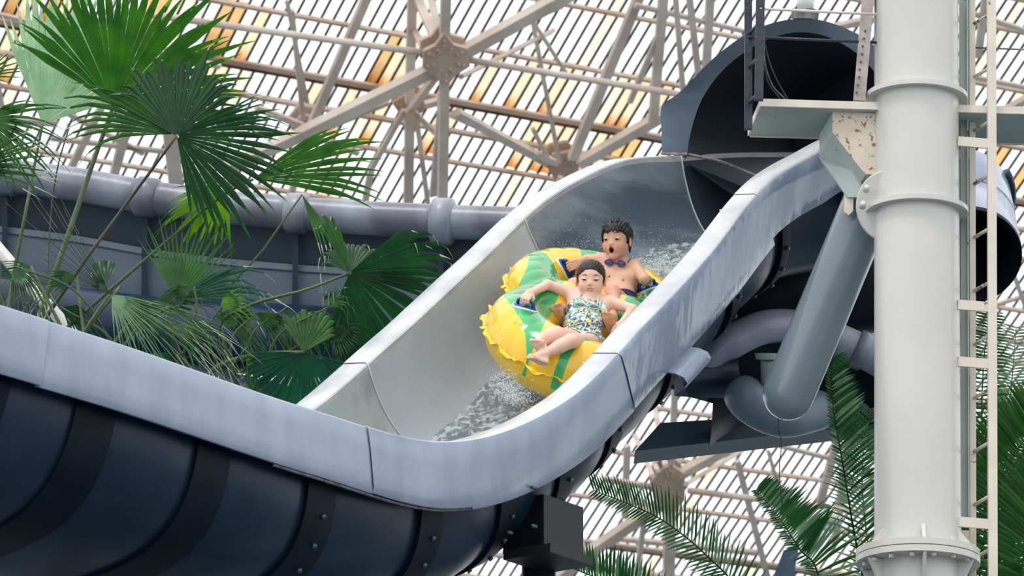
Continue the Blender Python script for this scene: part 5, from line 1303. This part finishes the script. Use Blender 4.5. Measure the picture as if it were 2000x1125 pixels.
strap(girl, [(1141, 602), (1146, 610), (1143, 622)], .003, 'bow_string', M_LIM, so, .010); strap(girl, [(1152, 602), (1147, 610), (1150, 620)], .003, 'bow_string', M_LIM, so, .010)
strap(girl, [(1112, 640), (1125, 634), (1145, 630), (1165, 632), (1176, 636)], .0025, 'hem', M_LIM, so, .008)
# goggles
M_LENS = mat('tinted_lens', (70, 52, 92), .08, coat=1.0); M_LENS2 = mat('amber_lens', (150, 112, 112), .08, coat=1.0)
def goggles(name, label, kid, c1, c2, fr_m, lens_m, strap_pts, w=.021, h=.0135, off=.012):
    a, b = fr_on(kid, *c1, off), fr_on(kid, *c2, off); g = thing(name, label, 'goggles', (a + b) / 2)
    d = unit(b - a); n = unit(-FW - d * (-FW @ d)); u = np.cross(n, d); u = u if u[2] > 0 else -u
    for c, e in ((a, -1), (b, 1)):
        el = [c + d * w * math.cos(t) + u * h * math.sin(t) * (1 - .15 * e * math.cos(t)) for t in np.linspace(0, 2 * math.pi, 25)]
        mb = MB(); mb.tube(el, .0038, 8); f = mb.build('lens_frame', fr_m, g)
        mb = MB(); mb.add(np.vstack([el[:-1], [c + n * .004]]), [(i, (i + 1) % 24, 24) for i in range(24)]); mb.build('lens', lens_m, f)
    mb = MB(); mb.tube([a + d * w, (a + b) / 2 + n * .003, b - d * w], .003, 6); mb.build('nose_bridge', fr_m, g)
    for pts, st_ in strap_pts:
        P = [st_] if st_ is not None else []
        P += [q for q in (fr_on(kid, x, y, .004) for x, y in pts) if q is not None]
        if len(P) > 1: mb = MB(); mb.tube(spline(P, 16), .003, 6); mb.build('head_strap', fr_m, g)
    return a, b, d
M_GBL = mat('royal_blue_plastic', (30, 44, 142), .25, coat=.6)
goggles('swim_goggles', 'pale blue framed goggles lying on the flowery swimsuit top', girl, (1134, 598), (1160, 601), M_TEAL, M_LENS2, [([(1122, 592), (1128, 586)], None)], .024, .010, .010)

# ---- boy
bh = Pd(1204, 469, 0.60)
boy = Kid('person', 'bare-chested person with wet black hair seated at the back of the ring', .97, bh, -FW * .92 - .40 * RT + .04 * UPV, UPV - .04 * RT, un(1070, 660, D0 + .0) - [0, .25, 0], un(1290, 415, D0 + 1.1) + [0, .0, .05], SK_B, (216, 168, 142))
K_ = boy
hR, hL = Pd(1188, 600, 0.50), Pd(1226, 604, 0.48)
wa, chs, nb = Pd(1208, 575, 0.54), Pd(1209, 544, 0.60), Pd(1209, 513, 0.65)
sR, sL = Pd(1177, 507, 0.68), Pd(1239, 521, 0.60)
lat = unit(sL - sR)
K_.headshape('open')
K_.c(nb, bh + K_.R @ np.array([0, -.018, -.05]), .034, .033, .02)
K_.c(hR, hL, .062, .062, .03); K_.c(wa - lat * .030, wa + lat * .030, .056, .056, .03); K_.c(chs - lat * .042, chs + lat * .042, .060, .060, .03)
K_.c(sR + lat * .02 - (nb - wa) * .10, sL - lat * .02 - (nb - wa) * .10, .038, .038, .03); K_.c(nb - (nb - wa) * .15, wa, .052, .055, .03)
K_.c(nb + (bh - nb) * .08, sR, .027, .028, .02); K_.c(nb + (bh - nb) * .08, sL, .027, .028, .02)
hp, hn, hd2, hs2 = HND.get('boy_r', (Pd(1106, 524, .6), -FW, UPV, RT)); print('handle boy r dd', proj(hp)[2] - D0)
eR = Pd(1147, 507, (.68 + proj(hp)[2] - D0) / 2 + .08); kR = hp + hn * .048; wR = kR + unit(eR - kR) * .05 + hn * .012
K_.c(sR, eR, .031, .024, .02); K_.c(eR, wR, .024, .017); K_.hand(wR, kR, -hn, 1.0, .95, -1)
hp, hn, hd2, hs2 = HND.get('boy_l', (Pd(1264, 560, .5), -FW, UPV, RT)); print('handle boy l dd', proj(hp)[2] - D0)
eL = Pd(1258, 545, 0.48); kL = hp + hn * .045; wL = kL + unit(eL - kL) * .048 + hn * .01
K_.c(sL, eL, .032, .024, .02); K_.c(eL, wL, .024, .017); K_.hand(wL, kL, -hn, 1.0, .95, 1)
kneeR, ankR = Pd(1122, 558, .30), Pd(1098, 604, .12)
kneeL, ankL = Pd(1196, 571, .28), Pd(1196, 622, .06)
K_.c(hR, kneeR, .052, .036, .02); K_.c(kneeR, kneeR * .6 + ankR * .4, .034, .036, .02); K_.c(kneeR * .6 + ankR * .4, ankR, .036, .022, .02)
K_.c(hL, kneeL, .052, .036, .02); K_.c(kneeL, kneeL * .6 + ankL * .4, .036, .036, .02); K_.c(kneeL * .6 + ankL * .4, ankL, .036, .022, .02)
K_.foot(ankR, Pd(1093, 626, .09), Pd(1087, 602, .01), RT, .95, 1)
K_.foot(ankL, Pd(1195, 645, .04), Pd(1189, 618, -.05), RT, .95, -1)
me, V, F, C, Lc = K_.finish(); B = K_.blob
B(0, .066, -.052, .0165, .014, .0205, L3((200, 116, 104)), .18); B(0, .060, -.052, .0118, .030, .0148, L3((60, 16, 16)), .12); B(0, .03, -.052, .014, .022, .016, L3((36, 8, 8)), .1)
for e in (-1, 1): B(e * .036, .05, -.028, .016, .02, .014, L3((214, 146, 120)), .6)
W_ = V
for c_ in ((1217, 547), (1190, 540)):
    p = None; r = un(*c_, 1.0) - CAMP; h = BVHTree.FromPolygons([tuple(v) for v in V], [tuple(int(i) for i in f) for f in F]).ray_cast(Vector(CAMP), Vector(r))
    if h[0]: B(*h[0], .006, .02, .006, L3((128, 76, 60)), .3, V)
B(*kneeL, .035, .06, .03, L3((222, 150, 130)), .7, V)
K_.done(); K_.gaze = -.001; K_.face(squint=1.0, brow_z=.029, brow_tilt=-.001, brow=(34, 26, 26))
mb = MB(); mb.grid([[K_.H(x, .0590 - abs(x) * .3, z) for x in np.linspace(-.009, .009, 7)] for z in (-.0400, -.0435)]); mb.build('teeth', mat('teeth_b', (226, 222, 212), .25), boy.root)
hair(boy, 'boy', M_HAIR)
hm = (hR + hL) / 2; ax = wa - hm
def trunk_test(c):
    q = c - hm; t = (q @ ax) / (ax @ ax); a = (c - kneeR) @ unit(hR - kneeR) > np.linalg.norm(hR - kneeR) * .45; b = (c - kneeL) @ unit(hL - kneeL) > np.linalg.norm(hL - kneeL) * .45
    return (t < .8) & a & b & (np.linalg.norm(q, axis=1) < .26)
garment(boy, trunk_test, .005, 'swim_trunks', mat('navy_fabric', (24, 34, 70), .7))
goggles('swim_goggles', 'royal blue goggles hanging round the neck of the bare-chested rider', boy, (1192, 516), (1214, 519), M_GBL, M_LENS, [([(1226, 513), (1232, 506)], None), ([(1182, 510)], None)], .019, .0135, .016)
# ------------------------------------------------------------------ water
def watermat():
    m = bpy.data.materials.new('rushing_water'); m.use_nodes = True; nt = m.node_tree; b = nt.nodes['Principled BSDF']
    t = nt.nodes.new('ShaderNodeTexCoord'); n = nt.nodes.new('ShaderNodeTexNoise'); n.inputs['Scale'].default_value = 26; n.inputs['Detail'].default_value = 6; n.inputs['Distortion'].default_value = .6
    nt.links.new(t.outputs['Object'], n.inputs['Vector'])
    r = nt.nodes.new('ShaderNodeValToRGB'); r.color_ramp.elements[0].position = .46; r.color_ramp.elements[1].position = .60
    r.color_ramp.elements[0].color = lin((120, 134, 140)); r.color_ramp.elements[1].color = lin((214, 222, 226)); nt.links.new(n.outputs[0], r.inputs[0]); nt.links.new(r.outputs[0], b.inputs['Base Color'])
    bp = nt.nodes.new('ShaderNodeBump'); bp.inputs['Strength'].default_value = .9; bp.inputs['Distance'].default_value = .02; nt.links.new(n.outputs[0], bp.inputs['Height']); nt.links.new(bp.outputs[0], b.inputs['Normal'])
    b.inputs['Roughness'].default_value = .08; b.inputs['IOR'].default_value = 1.33; b.inputs['Transmission Weight'].default_value = .35; b.inputs['Coat Weight'].default_value = .5
    return m
M_WAT = watermat(); M_DROP = mat('water_drops', (226, 234, 238), .08, coat=1.0)
rw_ = np.random.RandomState(5)
P = []
for i in range(8, NS - 4, 2):
    row = []
    hw = .43 + .01 * math.sin(i * .31) + .02 * math.sin(i * .83)
    for l in np.linspace(-hw, hw, 44):
        f = abs(l) / hw; dpt = SD * (1 - (abs(l / HA)) ** (1 / PEXP * 1.0)) ** .5 if abs(l) < HA else 0
        row.append(S(i, l, -SD + .105 + .016 * math.sin(i * .7 + l * 19) * math.sin(l * 27 + i * .2) + rw_.uniform(-.006, .006) - .0 + .10 * f ** 3 * 0))
    P.append(row)
mb = MB(); mb.grid(P); tag(mb.build('rushing_water', M_WAT), 'shallow white-flecked water rushing down the floor of the open grey slide', 'water', kind='stuff')
mb = MB(); rnd = random.Random(9)
def drops(cx, cy, sx, sy, d, n, r0=.0012, r1=.0034, ds=.06):
    for _ in range(n):
        p = un(rnd.gauss(cx, sx), rnd.gauss(cy, sy), d + rnd.gauss(0, ds)); mb.ball(p, rnd.uniform(r0, r1) * .62, 5, 3, sc=(1, 1, rnd.uniform(.8, 2.2)))
drops(1285, 520, 26, 11, D0 + .85, 1500); drops(1150, 478, 45, 9, D0 + 1.05, 400, .001, .002); drops(1290, 490, 40, 22, D0 + .9, 500, .001, .002)
drops(990, 752, 16, 14, D0 - .36, 900); drops(1012, 775, 18, 8, D0 - .40, 700); drops(1100, 440, 80, 20, D0 + 1.1, 150, .001, .002)
tag(mb.build('splash_drops', M_DROP), 'spray of white water drops thrown up around the yellow swimming ring', 'water', kind='stuff')
